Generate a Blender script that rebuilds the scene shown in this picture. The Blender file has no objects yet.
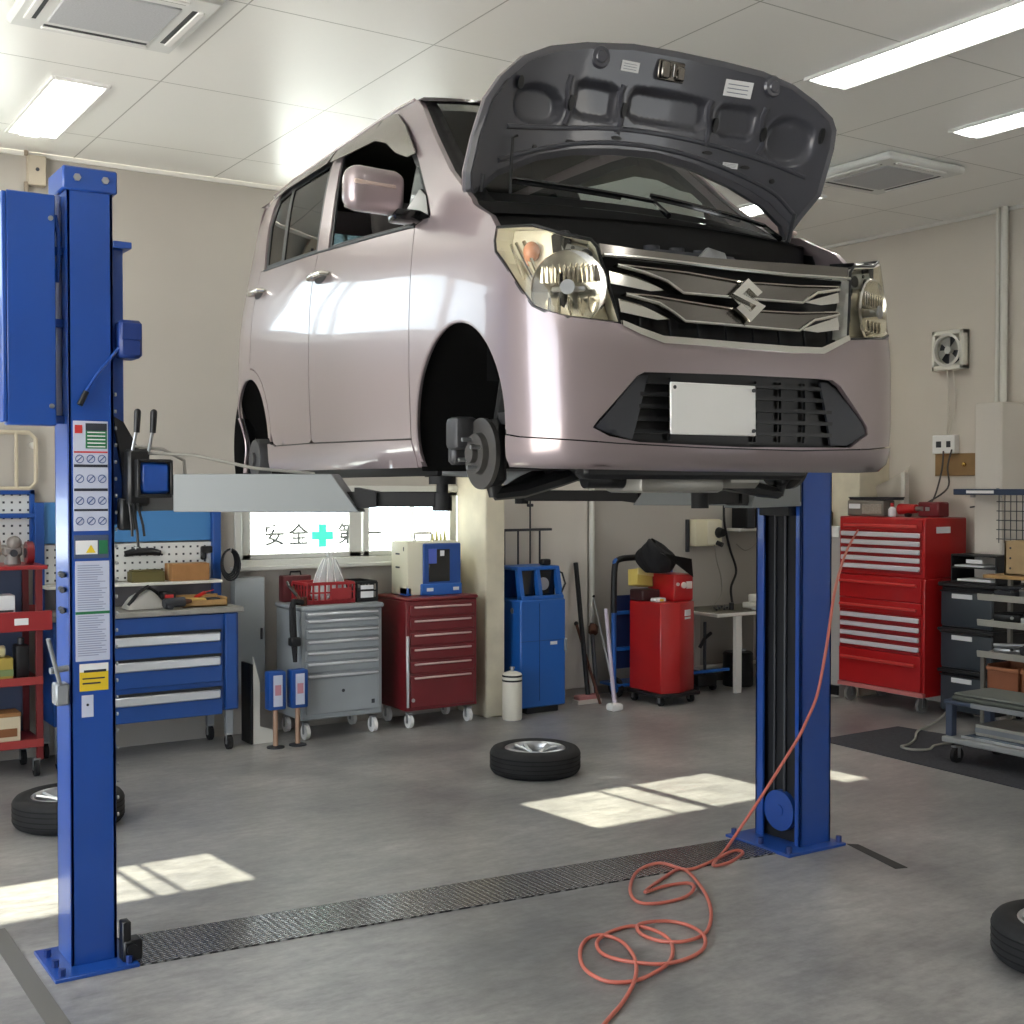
import bpy, bmesh, math, random
from mathutils import Vector, Matrix
from mathutils.geometry import delaunay_2d_cdt
random.seed(7)
PI = math.pi
R = math.radians
scene = bpy.context.scene
COL = scene.collection

# ------------------------------------------------------------------ helpers
class MB:
    """collects shapes into one mesh"""
    def __init__(self, M=None):
        self.bm = bmesh.new(); self.M = M
    def _v(self, p):
        p = Vector(p)
        return self.bm.verts.new(self.M @ p if self.M else p)
    def poly(self, pts):
        try: return self.bm.faces.new([self._v(p) for p in pts])
        except ValueError: return None
    def box(self, x0, x1, y0, y1, z0, z1, bev=0.004, M=None, seg=1):
        b = bmesh.new()
        vs = [b.verts.new((x, y, z)) for x in (x0, x1) for y in (y0, y1) for z in (z0, z1)]
        for f in ((0,1,3,2),(4,6,7,5),(0,4,5,1),(2,3,7,6),(0,2,6,4),(1,5,7,3)):
            b.faces.new([vs[i] for i in f])
        bev = min(bev, abs(x1-x0)*.45, abs(y1-y0)*.45, abs(z1-z0)*.45)
        if bev > 0.0003:
            bmesh.ops.bevel(b, geom=b.edges[:], offset=bev, segments=seg, affect='EDGES', profile=.5)
        return self._merge(b, M)
    def _merge(self, b, M=None):
        bmesh.ops.recalc_face_normals(b, faces=b.faces[:])
        T = Matrix.Identity(4)
        if M: T = M
        if self.M: T = self.M @ T
        mp = {}
        for v in b.verts: mp[v] = self.bm.verts.new(T @ v.co)
        for f in b.faces:
            try: self.bm.faces.new([mp[v] for v in f.verts])
            except ValueError: pass
        b.free(); return self
    def cyl(self, a, c, r, r2=None, seg=20, M=None, caps=True):
        a, c = Vector(a), Vector(c); r2 = r if r2 is None else r2
        d = (c-a); q = d.to_track_quat('Z', 'Y').to_matrix().to_4x4()
        b = bmesh.new(); A = []; B = []
        for i in range(seg):
            t = 2*PI*i/seg
            A.append(b.verts.new(a + q @ Vector((r*math.cos(t), r*math.sin(t), 0))))
            B.append(b.verts.new(c + q @ Vector((r2*math.cos(t), r2*math.sin(t), 0))))
        for i in range(seg):
            j = (i+1) % seg; b.faces.new((A[i], A[j], B[j], B[i]))
        if caps: b.faces.new(A[::-1]); b.faces.new(B)
        return self._merge(b, M)
    def tube(self, pts, r, seg=8, closed=False, M=None):
        P = [Vector(p) for p in pts]; n = len(P); b = bmesh.new(); rings = []
        up = None
        for i, p in enumerate(P):
            if closed: t = P[(i+1) % n]-P[i-1]
            else: t = P[min(i+1, n-1)]-P[max(i-1, 0)]
            if t.length < 1e-9: t = Vector((0, 0, 1))
            t.normalize()
            if up is None:
                up = Vector((0, 0, 1)) if abs(t.z) < .9 else Vector((1, 0, 0))
            u = (up - t*up.dot(t))
            if u.length < 1e-6: u = t.orthogonal()
            u.normalize(); w = t.cross(u); up = u
            rr = r[i] if isinstance(r, (list, tuple)) else r
            rings.append([b.verts.new(p + (u*math.cos(2*PI*k/seg)+w*math.sin(2*PI*k/seg))*rr) for k in range(seg)])
        m = n if closed else n-1
        for i in range(m):
            a, c = rings[i], rings[(i+1) % n]
            for k in range(seg):
                b.faces.new((a[k], a[(k+1) % seg], c[(k+1) % seg], c[k]))
        if not closed: b.faces.new(rings[0][::-1]); b.faces.new(rings[-1])
        return self._merge(b, M)
    def lathe(self, prof, seg=32, M=None):
        b = bmesh.new(); rings = []
        for r, z in prof:
            if r < 1e-5: rings.append([b.verts.new((0, 0, z))])
            else: rings.append([b.verts.new((r*math.cos(2*PI*k/seg), r*math.sin(2*PI*k/seg), z)) for k in range(seg)])
        for a, c in zip(rings, rings[1:]):
            for k in range(seg):
                k2 = (k+1) % seg
                if len(a) == 1 and len(c) == 1: continue
                if len(a) == 1: b.faces.new((a[0], c[k2], c[k]))
                elif len(c) == 1: b.faces.new((a[k], a[k2], c[0]))
                else: b.faces.new((a[k], a[k2], c[k2], c[k]))
        return self._merge(b, M)
    def prism(self, pts, h0, h1, M=None, bev=0):
        b = bmesh.new(); n = len(pts)
        A = [b.verts.new((p[0], p[1], h0)) for p in pts]; B = [b.verts.new((p[0], p[1], h1)) for p in pts]
        b.faces.new(A[::-1]); b.faces.new(B)
        for i in range(n): b.faces.new((A[i], A[(i+1) % n], B[(i+1) % n], B[i]))
        if bev: bmesh.ops.bevel(b, geom=b.edges[:], offset=bev, segments=1, affect='EDGES')
        bmesh.ops.triangulate(b, faces=[f for f in b.faces if len(f.verts) > 4])
        return self._merge(b, M)
    def sphere(self, c, r, sc=(1, 1, 1), seg=20, rings=12, M=None):
        b = bmesh.new(); bmesh.ops.create_uvsphere(b, u_segments=seg, v_segments=rings, radius=r)
        for v in b.verts: v.co = Vector((v.co.x*sc[0], v.co.y*sc[1], v.co.z*sc[2])) + Vector(c)
        return self._merge(b, M)
    def grid(self, nu, nv, fn, thick=0.0):
        b = bmesh.new(); G = []
        for i in range(nu+1): G.append([b.verts.new(fn(i/nu, j/nv)) for j in range(nv+1)])
        fs = []
        for i in range(nu):
            for j in range(nv): fs.append(b.faces.new((G[i][j], G[i+1][j], G[i+1][j+1], G[i][j+1])))
        if thick: bmesh.ops.solidify(b, geom=fs, thickness=thick)
        return self._merge(b)
    def panel(self, outline, fn, step=.04, thick=.012, holes=(), fn_back=None):
        """2D outline -> triangulated -> mapped by fn(u,v,depth)"""
        def dense(P):
            o = []
            for i in range(len(P)):
                a, c = P[i], P[(i+1) % len(P)]
                n = max(1, int(math.hypot(c[0]-a[0], c[1]-a[1])/step))
                for k in range(n): o.append((a[0]+(c[0]-a[0])*k/n, a[1]+(c[1]-a[1])*k/n))
            return o
        O = dense(outline); H = [dense(h) for h in holes]
        def inside(p, P):
            r = False; x, y = p
            for i in range(len(P)):
                x1, y1 = P[i]; x2, y2 = P[i-1]
                if (y1 > y) != (y2 > y) and x < (x2-x1)*(y-y1)/(y2-y1)+x1: r = not r
            return r
        vs = []; ed = []
        for L in [O]+H:
            k = len(vs); vs += L; ed += [(k+i, k+(i+1) % len(L)) for i in range(len(L))]
        bd = list(vs)
        xs = [p[0] for p in O]; ys = [p[1] for p in O]
        nx = int((max(xs)-min(xs))/step)+1; ny = int((max(ys)-min(ys))/step)+1
        m2 = (step*.45)**2
        for i in range(nx+1):
            for j in range(ny+1):
                p = (min(xs)+step*(i+.5*(j % 2)), min(ys)+step*j)
                if not inside(p, outline) or any(inside(p, h) for h in holes): continue
                if min((p[0]-q[0])**2+(p[1]-q[1])**2 for q in bd) < m2: continue
                vs.append(p)
        V, E, F, *_ = delaunay_2d_cdt([Vector(p) for p in vs], ed, [], 0, 1e-5)
        T = []
        for f in F:
            c = (sum(V[i][0] for i in f)/3, sum(V[i][1] for i in f)/3)
            if inside(c, outline) and not any(inside(c, h) for h in holes): T.append(tuple(f))
        b = bmesh.new()
        A = [b.verts.new(fn(v[0], v[1], 0)) for v in V]
        for t in T: b.faces.new([A[i] for i in t])
        if thick:
            fb = fn_back or fn
            B = [b.verts.new(fb(v[0], v[1], -thick)) for v in V]
            cnt = {}
            for t in T:
                b.faces.new([B[i] for i in reversed(t)])
                for i in range(3):
                    e = (t[i], t[(i+1) % 3]); cnt[tuple(sorted(e))] = cnt.get(tuple(sorted(e)), []) + [e]
            for e, l in cnt.items():
                if len(l) == 1:
                    i, j = l[0]; b.faces.new((A[j], A[i], B[i], B[j]))
        lone = [v for v in b.verts if not v.link_faces]
        bmesh.ops.delete(b, geom=lone, context='VERTS')
        if thick: return self._merge(b)
        T2 = self.M or Matrix.Identity(4); mp = {}
        for v in b.verts: mp[v] = self.bm.verts.new(T2 @ v.co)
        for f in b.faces: self.bm.faces.new([mp[v] for v in f.verts])
        b.free(); return self

def obj(name, mb, m, parent=None, sharp=38, **props):
    bm = mb.bm
    for f in bm.faces: f.smooth = True
    bm.normal_update()
    lim = R(sharp)
    for e in bm.edges:
        if len(e.link_faces) == 2:
            if e.calc_face_angle(0) > lim: e.smooth = False
        else: e.smooth = False
    me = bpy.data.meshes.new(name); bm.to_mesh(me); bm.free()
    if m: me.materials.append(m)
    o = bpy.data.objects.new(name, me); COL.objects.link(o)
    if parent: o.parent = parent
    for k, v in props.items(): o[k] = v
    return o

def objs(name, mb, m, parent=None, **k):
    """one object per separate piece"""
    bm = mb.bm; seen = set(); out = []
    for v0 in list(bm.verts):
        if v0 in seen: continue
        st = [v0]; isl = []; seen.add(v0)
        while st:
            v = st.pop(); isl.append(v)
            for e in v.link_edges:
                w = e.other_vert(v)
                if w not in seen: seen.add(w); st.append(w)
        nb = MB(); mp = {v: nb.bm.verts.new(v.co) for v in isl}
        for f in {f for v in isl for f in v.link_faces}: nb.bm.faces.new([mp[v] for v in f.verts])
        out.append(obj(name, nb, m, parent, **k))
    bm.free(); return out

def thing(name, label, cat, loc=(0, 0, 0), rz=0, group=None):
    o = bpy.data.objects.new(name, None); COL.objects.link(o)
    o.empty_display_size = .1; o.location = loc; o.rotation_euler = (0, 0, rz)
    o['label'] = label; o['category'] = cat
    if group: o['group'] = group
    return o

def tag(o, label, cat, group=None):
    o['label'] = label; o['category'] = cat
    if group: o['group'] = group
    return o

def struct(name, mb, m, parent=None):
    o = obj(name, mb, m, parent)
    if not parent: o['kind'] = 'structure'
    return o

def dup(root, loc, rz, label=None, group=None):
    r = root.copy(); COL.objects.link(r); r.location = loc; r.rotation_euler = (0, 0, rz)
    if label: r['label'] = label
    if group: r['group'] = group
    for ch in list(root.children):
        c = ch.copy(); COL.objects.link(c); c.parent = r
        for g in ch.children:
            d = g.copy(); COL.objects.link(d); d.parent = c
    return r

def text_obj(name, s, size, M, m, parent=None, depth=.001, bold=0.0):
    cu = bpy.data.curves.new(name, 'FONT'); cu.body = s; cu.size = size; cu.extrude = depth; cu.offset = bold
    cu.align_x = 'CENTER'; cu.align_y = 'CENTER'
    t = bpy.data.objects.new(name, cu); COL.objects.link(t)
    dg = bpy.context.evaluated_depsgraph_get()
    me = bpy.data.meshes.new_from_object(t.evaluated_get(dg))
    bpy.data.objects.remove(t); bpy.data.curves.remove(cu)
    me.transform(M); me.materials.clear(); me.materials.append(m); me.name = name
    o = bpy.data.objects.new(name, me); COL.objects.link(o)
    if parent: o.parent = parent
    return o

def TR(x, y, z, rx=0, ry=0, rz=0):
    return Matrix.Translation((x, y, z)) @ Matrix.Rotation(rz, 4, 'Z') @ Matrix.Rotation(ry, 4, 'Y') @ Matrix.Rotation(rx, 4, 'X')

# ------------------------------------------------------------------ materials
def lin(c):
    o = []
    for v in c:
        v /= 255.0
        o.append(v/12.92 if v <= .04045 else ((v+.055)/1.055)**2.4)
    return (*o, 1)

MATS = {}
def mat(name, rgb, rough=.5, metal=0.0, coat=0.0, noise=0.0, nscale=8.0, bump=0.0, bscale=60.0, spec=.5, emit=None, estr=0.0, alpha=1.0):
    if name in MATS: return MATS[name]
    m = bpy.data.materials.new(name); m.use_nodes = True
    nt = m.node_tree; b = nt.nodes['Principled BSDF']
    c = lin(rgb)
    b.inputs['Base Color'].default_value = c; b.inputs['Roughness'].default_value = rough
    b.inputs['Metallic'].default_value = metal
    b.inputs['Coat Weight'].default_value = coat; b.inputs['Coat Roughness'].default_value = .05
    b.inputs['Specular IOR Level'].default_value = spec
    if noise or bump:
        tc = nt.nodes.new('ShaderNodeTexCoord')
    if noise:
        n = nt.nodes.new('ShaderNodeTexNoise'); n.inputs['Scale'].default_value = nscale; n.inputs['Detail'].default_value = 6
        nt.links.new(tc.outputs['Object'], n.inputs['Vector'])
        r = nt.nodes.new('ShaderNodeValToRGB')
        r.color_ramp.elements[0].position = .3; r.color_ramp.elements[1].position = .7
        r.color_ramp.elements[0].color = (*[v*(1-noise) for v in c[:3]], 1)
        r.color_ramp.elements[1].color = (*[min(1, v*(1+noise*.6)) for v in c[:3]], 1)
        nt.links.new(n.outputs['Fac'], r.inputs['Fac']); nt.links.new(r.outputs['Color'], b.inputs['Base Color'])
    if bump:
        n2 = nt.nodes.new('ShaderNodeTexNoise'); n2.inputs['Scale'].default_value = bscale; n2.inputs['Detail'].default_value = 4
        nt.links.new(tc.outputs['Object'], n2.inputs['Vector'])
        bp = nt.nodes.new('ShaderNodeBump'); bp.inputs['Strength'].default_value = bump; bp.inputs['Distance'].default_value = .01
        nt.links.new(n2.outputs['Fac'], bp.inputs['Height']); nt.links.new(bp.outputs['Normal'], b.inputs['Normal'])
    if emit:
        b.inputs['Emission Color'].default_value = lin(emit); b.inputs['Emission Strength'].default_value = estr
    MATS[name] = m; return m

def glass(name, rgb, refl=1.0, tint=1.0):
    if name in MATS: return MATS[name]
    m = bpy.data.materials.new(name); m.use_nodes = True; nt = m.node_tree
    nt.nodes.remove(nt.nodes['Principled BSDF'])
    out = nt.nodes['Material Output']
    tr = nt.nodes.new('ShaderNodeBsdfTransparent'); tr.inputs['Color'].default_value = lin(rgb)
    gl = nt.nodes.new('ShaderNodeBsdfGlossy'); gl.inputs['Roughness'].default_value = .02
    lw = nt.nodes.new('ShaderNodeLayerWeight'); lw.inputs['Blend'].default_value = .5
    pw = nt.nodes.new('ShaderNodeMath'); pw.operation = 'POWER'; pw.inputs[1].default_value = 5.0
    fr = nt.nodes.new('ShaderNodeMapRange'); fr.inputs[3].default_value = 0.04*refl; fr.inputs[4].default_value = .95*refl
    nt.links.new(lw.outputs['Facing'], pw.inputs[0]); nt.links.new(pw.outputs[0], fr.inputs[0])
    mx = nt.nodes.new('ShaderNodeMixShader')
    nt.links.new(fr.outputs[0], mx.inputs[0]); nt.links.new(tr.outputs[0], mx.inputs[1]); nt.links.new(gl.outputs[0], mx.inputs[2])
    nt.links.new(mx.outputs[0], out.inputs[0])
    MATS[name] = m; return m

paint = mat('rose_silver_paint', (152, 139, 142), .3, .45, 1.0)
black = mat('black_plastic', (14, 15, 18), .45)
blackgloss = mat('gloss_black', (10, 11, 14), .15, 0, .5)
rubber = mat('tyre_rubber', (22, 22, 24), .75, noise=.2, nscale=20)
darkgrey = mat('dark_grey_plastic', (48, 50, 56), .5)
chrome = mat('chrome', (225, 222, 215), .12, 1.0)
smoke = mat('smoked_chrome', (126, 122, 117), .17, .95)
steel = mat('brushed_steel', (170, 172, 174), .35, .9)
greysteel = mat('grey_steel', (150, 154, 158), .5, .5)
white = mat('white_plastic', (232, 232, 230), .45)
offwhite = mat('off_white_enamel', (212, 210, 202), .45)
blue = mat('lift_blue_paint', (26, 72, 154), .32, 0, .25, noise=.08, nscale=3)
blue2 = mat('cabinet_blue_paint', (22, 72, 146), .45, 0, .1, noise=.1, nscale=4)
cyanblue = mat('bright_blue_paint', (26, 90, 170), .4, 0, .1)
red = mat('red_enamel', (178, 28, 30), .35, 0, .3, noise=.06, nscale=5)
dred = mat('dark_red_enamel', (112, 24, 32), .4, 0, .2, noise=.08, nscale=5)
greycab = mat('grey_enamel', (150, 156, 160), .45, noise=.05, nscale=5)
cardboard = mat('cardboard', (156, 112, 68), .85, noise=.12, nscale=14)
woodm = mat('plywood', (168, 132, 84), .7, noise=.2, nscale=9)
paper = mat('paper', (225, 226, 228), .7)
yellow = mat('yellow_label', (220, 190, 40), .55)
green = mat('green_print', (30, 110, 70), .55)
redprint = mat('red_print', (190, 50, 50), .55)
inkgrey = mat('grey_print', (120, 125, 140), .7)
ink = mat('dark_print', (40, 44, 56), .7)
fabricdark = mat('dark_fabric', (30, 30, 33), .9, bump=.2)
hoodgrey = mat('hood_underside_grey', (70, 71, 79), .32, .15, .3)
glassclear = glass('clear_glass', (235, 240, 240))
glassdark = glass('tinted_glass', (120, 130, 130))
glassws = glass('windshield_glass', (238, 244, 240), .4)
lensm = glass('lamp_lens', (250, 247, 236))
amber = mat('amber_bulb', (196, 130, 96), .25, 0, .5)
rust = mat('rusty_iron', (92, 58, 44), .6, .5, noise=.3, nscale=30)
tan = mat('tan_plastic', (150, 92, 62), .6, noise=.1)
orange = mat('orange_hose', (198, 108, 92), .42)
cordgrey = mat('grey_cord', (150, 148, 140), .6)
silverbelt = mat('aluminium_trim', (205, 208, 212), .3, .7)

def film(name, rgb):
    m = bpy.data.materials.new(name); m.use_nodes = True; nt = m.node_tree
    nt.nodes.remove(nt.nodes['Principled BSDF'])
    d = nt.nodes.new('ShaderNodeBsdfDiffuse'); d.inputs[0].default_value = lin(rgb)
    t = nt.nodes.new('ShaderNodeBsdfTranslucent'); t.inputs[0].default_value = lin(rgb)
    mx = nt.nodes.new('ShaderNodeMixShader'); mx.inputs[0].default_value = .6
    nt.links.new(d.outputs[0], mx.inputs[1]); nt.links.new(t.outputs[0], mx.inputs[2]); nt.links.new(mx.outputs[0], nt.nodes['Material Output'].inputs[0])
    return m

sheet = mat('sheet_blue_white', (190, 196, 216), .6)
printpale = mat('pale_print', (138, 146, 172), .7)
trolleyred = mat('trolley_red', (146, 34, 38), .42, 0, .1)
# ------------------------------------------------------------------ car surface
PLAN=[(.645,0),(.643,.15),(.637,.32),(.624,.46),(.597,.575),(.55,.65),(.475,.698),(.37,.724),(.25,.733),(.1,.7375),(-.5,.7375),(-1.2,.7375),(-1.9,.7375),(-2.4,.736),(-2.62,.727),(-2.74,.705),(-2.80,.63),(-2.825,.45),(-2.83,0)]
def catmull(P, n=24):
    out = []
    for i in range(len(P)-1):
        p0 = P[i-1] if i > 0 else (2*P[0][0]-P[1][0], 2*P[0][1]-P[1][1])
        p1, p2 = P[i], P[i+1]
        p3 = P[i+2] if i+2 < len(P) else (2*P[-1][0]-P[-2][0], 2*P[-1][1]-P[-2][1])
        def d(a, b): return max(1e-6, math.hypot(a[0]-b[0], a[1]-b[1])**.5)
        t0 = 0; t1 = t0+d(p0, p1); t2 = t1+d(p1, p2); t3 = t2+d(p2, p3)
        for k in range(n):
            t = t1+(t2-t1)*k/n; r = []
            for c in (0, 1):
                A1 = (t1-t)/(t1-t0)*p0[c]+(t-t0)/(t1-t0)*p1[c]
                A2 = (t2-t)/(t2-t1)*p1[c]+(t-t1)/(t2-t1)*p2[c]
                A3 = (t3-t)/(t3-t2)*p2[c]+(t-t2)/(t3-t2)*p3[c]
                B1 = (t2-t)/(t2-t0)*A1+(t-t0)/(t2-t0)*A2
                B2 = (t3-t)/(t3-t1)*A2+(t-t1)/(t3-t1)*A3
                r.append((t2-t)/(t2-t1)*B1+(t-t1)/(t2-t1)*B2)
            out.append(tuple(r))
    out.append(P[-1]); return out
CURVE = catmull([(PLAN[2][0], -PLAN[2][1]), (PLAN[1][0], -PLAN[1][1])]+PLAN)[48:]
SL = [0.0]
for a_, b_ in zip(CURVE, CURVE[1:]): SL.append(SL[-1]+math.hypot(b_[0]-a_[0], b_[1]-a_[1]))
NRM = []
for j_ in range(len(CURVE)):
    j0 = max(0, j_-1); j1 = min(len(CURVE)-1, j_+1)
    tx = CURVE[j1][0]-CURVE[j0][0]; ty = CURVE[j1][1]-CURVE[j0][1]
    if j_ == 0: tx, ty = 0, 1
    l_ = math.hypot(tx, ty); NRM.append((ty/l_, -tx/l_))
import bisect
def plan(s):
    sg = 1 if s >= 0 else -1; s = abs(s)
    i = min(max(bisect.bisect_right(SL, s)-1, 0), len(SL)-2)
    t = (s-SL[i])/(SL[i+1]-SL[i]); a, b = CURVE[i], CURVE[i+1]; n0, n1 = NRM[i], NRM[i+1]
    x = a[0]+(b[0]-a[0])*t; y = a[1]+(b[1]-a[1])*t
    nx = n0[0]+(n1[0]-n0[0])*t; ny = n0[1]+(n1[1]-n0[1])*t; l = math.hypot(nx, ny)
    return x, y*sg, nx/l, ny/l*sg
def tabf(T):
    z0, z1 = T[0][0], T[-1][0]; n = 200; h = (z1-z0)/n
    def lt(z):
        for (a, v0), (b, v1) in zip(T, T[1:]):
            if z <= b+1e-9: return v0+(v1-v0)*(z-a)/(b-a)
        return T[-1][1]
    v = [lt(z0+h*i) for i in range(n+1)]
    for _ in range(24): v = [v[0]]+[(v[i-1]+2*v[i]+v[i+1])/4 for i in range(1, n)]+[v[-1]]
    def f(z):
        u = min(max((z-z0)/h, 0), n-1e-6); i = int(u); return v[i]+(v[i+1]-v[i])*(u-i)
    return f
SIDE=tabf([(.14,-.03),(.20,-.012),(.30,-.006),(.50,0),(.70,-.002),(.88,-.012),(1.0,-.028),(1.04,-.036),(1.2,-.066),(1.4,-.108),(1.52,-.140),(1.58,-.165),(1.64,-.22)])
FRONT=tabf([(.14,-.04),(.20,-.010),(.29,0),(.40,-.004),(.52,-.006),(.60,-.020),(.66,-.030),(.80,-.055),(.90,-.085),(.95,-.13),(1.0,-.22),(1.64,-.9)])
REAR=tabf([(.14,-.03),(.25,0),(.5,0),(.9,-.01),(1.2,-.06),(1.5,-.12),(1.64,-.2)])
def surf(s, z, off=0.0):
    x, y, nx, ny = plan(s)
    w = max(nx, 0)**1.5; wr = max(-nx, 0)**1.5
    d = SIDE(z)*(1-w-wr)+FRONT(z)*w+REAR(z)*wr+off
    return Vector((x+nx*d, y+ny*d, z))
def sx(x):
    lo, hi = .5, SL[-1]
    for _ in range(50):
        m = (lo+hi)/2
        if plan(m)[0] > x: lo = m
        else: hi = m
    return lo
def side(P, sg): return [(sg*sx(x), z) for x, z in P]
def both(P): return [(-s, z) for s, z in P]
def mir(P):
    o = []
    for s, z in P:
        w = min(1, max(0, (.86-abs(s))/.3)); o.append((-s-.088*w, z))
    return o
def arc(cx, cz, r, a0, a1, n=24):
    return [(cx+r*math.cos(R(a0+(a1-a0)*i/n)), cz+r*math.sin(R(a0+(a1-a0)*i/n))) for i in range(n+1)]
def inset(P, d):
    n = len(P); ar = sum(P[i][0]*P[(i+1) % n][1]-P[(i+1) % n][0]*P[i][1] for i in range(n)); sg = 1 if ar > 0 else -1
    o = []
    for i in range(n):
        p, a, c = P[i], P[i-1], P[(i+1) % n]
        def nn(u, v):
            l = math.hypot(v[0]-u[0], v[1]-u[1]) or 1e-9; return (-(v[1]-u[1])/l*sg, (v[0]-u[0])/l*sg)
        n0, n1 = nn(a, p), nn(p, c); b = (n0[0]+n1[0], n0[1]+n1[1]); l2 = b[0]**2+b[1]**2
        if l2 < .3: o.append(p); continue
        k = min(2*d/l2, 1.6*d); o.append((p[0]+b[0]*k, p[1]+b[1]*k))
    return o
CR = math.atan2(-.9956, -.0934)
car = thing('car', 'pinkish silver boxy small car raised on the two-post lift with its hood propped open', 'car', (2.8124, 3.4796, 1.665), CR)
F = lambda off0=0.0: (lambda s, z, d: surf(s, z, off0+d))
def cp(name, outline, m, off=0.0, thick=.014, step=.035, holes=(), parent=None, sharp=50, **k):
    return obj(name, MB().panel(outline, F(off), step, thick, holes), m, parent or car, sharp, **k)

AF = (0.0, .30, .34)      # front arch
AR = (-2.45, .30, .34)
BELT = [(-.40, 1.026), (-.467, 1.033), (-.75, 1.058), (-1.1, 1.086), (-1.51, 1.119), (-1.9, 1.143), (-2.354, 1.168)]
DLO_TOP = [(-2.354, 1.168), (-2.40, 1.25), (-2.449, 1.40), (-2.445, 1.50), (-2.416, 1.568), (-2.2, 1.575), (-1.6, 1.575), (-1.1, 1.565), (-.92, 1.553), (-.841, 1.528), (-.665, 1.44), (-.478, 1.28), (-.33, 1.12), (-.27, 1.04)]
WSE = [(.06, 1.03), (-.161, 1.174), (-.348, 1.325), (-.50, 1.452), (-.575, 1.512), (-.66, 1.562)]
WSEL = [(.02, 1.0), (-.19, 1.12), (-.37, 1.255), (-.52, 1.385), (-.60, 1.46), (-.68, 1.535)]
SEAM = [(1.057, .609), (1.005, .637), (.952, .658), (.881, .677), (.824, .691)]
LG = [(-.57,.27),(-.552,.288),(-.431,.417),(-.408,.429),(-.067,.433),(.256,.434),(.309,.433),(.344,.415),(.467,.289),(.474,.269),(.395,.229),(-.063,.224),(-.423,.234),(-.52,.25)]
SEAM2 = [(-.895,.257),(-.828,.248),(-.642,.235),(-.487,.225),(-.211,.216),(.179,.212),(.488,.221),(.75,.240),(.895,.257)]
HLP = [(-.969,.897),(-.976,.859),(-.965,.823),(-.904,.774),(-.824,.691),(-.769,.635),(-.726,.615),(-.649,.594),(-.483,.578),(-.516,.694),(-.547,.805),(-.569,.826),(-.679,.84),(-.785,.873)]
GRB = [(-.475,.575),(-.421,.552),(-.344,.528),(-.213,.526),(-.064,.524),(.133,.522),(.268,.524),(.393,.575)]

# bumper
archF = [(sx(x), z) for x, z in arc(*AF, -7, 60, 18)]
bo = list(SEAM2)+archF+[(s, z) for s, z in SEAM]+[(.769,.635),(.726,.615),(.649,.594)]+[(.396,.574)]+GRB[::-1][1:-1]+[(-.475,.575),(-.649,.594),(-.726,.615),(-.769,.635)]+both(SEAM[::-1])+both(archF[::-1])
cp('front_bumper', bo, paint, 0, .02, .03, [inset(LG, -.002)])
lipo = [(-.912,.156),(-.758,.150),(-.191,.143),(.2,.142),(.486,.142),(.75,.150),(.912,.156)]+[(s, z-.004) for s, z in SEAM2[::-1]]
obj('bumper_lip', MB().panel(lipo, lambda s, z, d: surf(s, z, .006+d-(.03*max(0, (.165-z)/.03))), .03, .02), paint, car, 50)
# lower grille
lg = cp('lower_grille', inset(LG, -.01), black, -.045, .008, .04)
WL = [(-.57,.27),(-.552,.288),(-.431,.417),(-.408,.429),(-.40,.43),(-.441,.422),(-.485,.235),(-.52,.25)]
for P in ([(-.568,.27),(-.550,.288),(-.431,.415),(-.41,.427),(-.385,.428),(-.44,.236),(-.52,.252)], [(.472,.269),(.465,.289),(.342,.414),(.309,.431),(.275,.431),(.33,.229),(.395,.231)]):
    obj('grille_wedge', MB().panel(P, lambda s, z, d: surf(s, z, -.006+d-.03*max(0, 1-abs(abs(s+.044)-.36)*8)*.6), .03, .01), darkgrey, lg, 50)
for k in range(5):
    z = .262+.037*k; h = .006
    w = .44-.04*k*.6
    obj('grille_slat', MB().panel([(-.044-w, z-h), (-.044+w-.02, z-h), (-.044+w-.02, z+h), (-.044-w, z+h)], F(-.022), .04, .016), black, lg, 50)
for s0 in (-.30, .02, .12, .22):
    obj('grille_bar', MB().panel([(s0-.004,.236),(s0+.004,.236),(s0+.004,.425),(s0-.004,.425)], F(-.026), .04, .012), black, lg, 50)
# number plate
npx = surf(-.18, .329, .018)
plate = obj('number_plate', MB().box(-.004, .004, -.163, .163, -.0775, .0775, .003, TR(npx.x, npx.y, npx.z, 0, R(-1), R(2))), white, car)
pb = MB()
for yy in (-.148, .148):
    for zz in (-.062, .062): pb.cyl((npx.x+.003, npx.y+yy, npx.z+zz), (npx.x+.009, npx.y+yy, npx.z+zz), .006, seg=10)
objs('plate_bolt', pb, darkgrey, plate)
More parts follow.
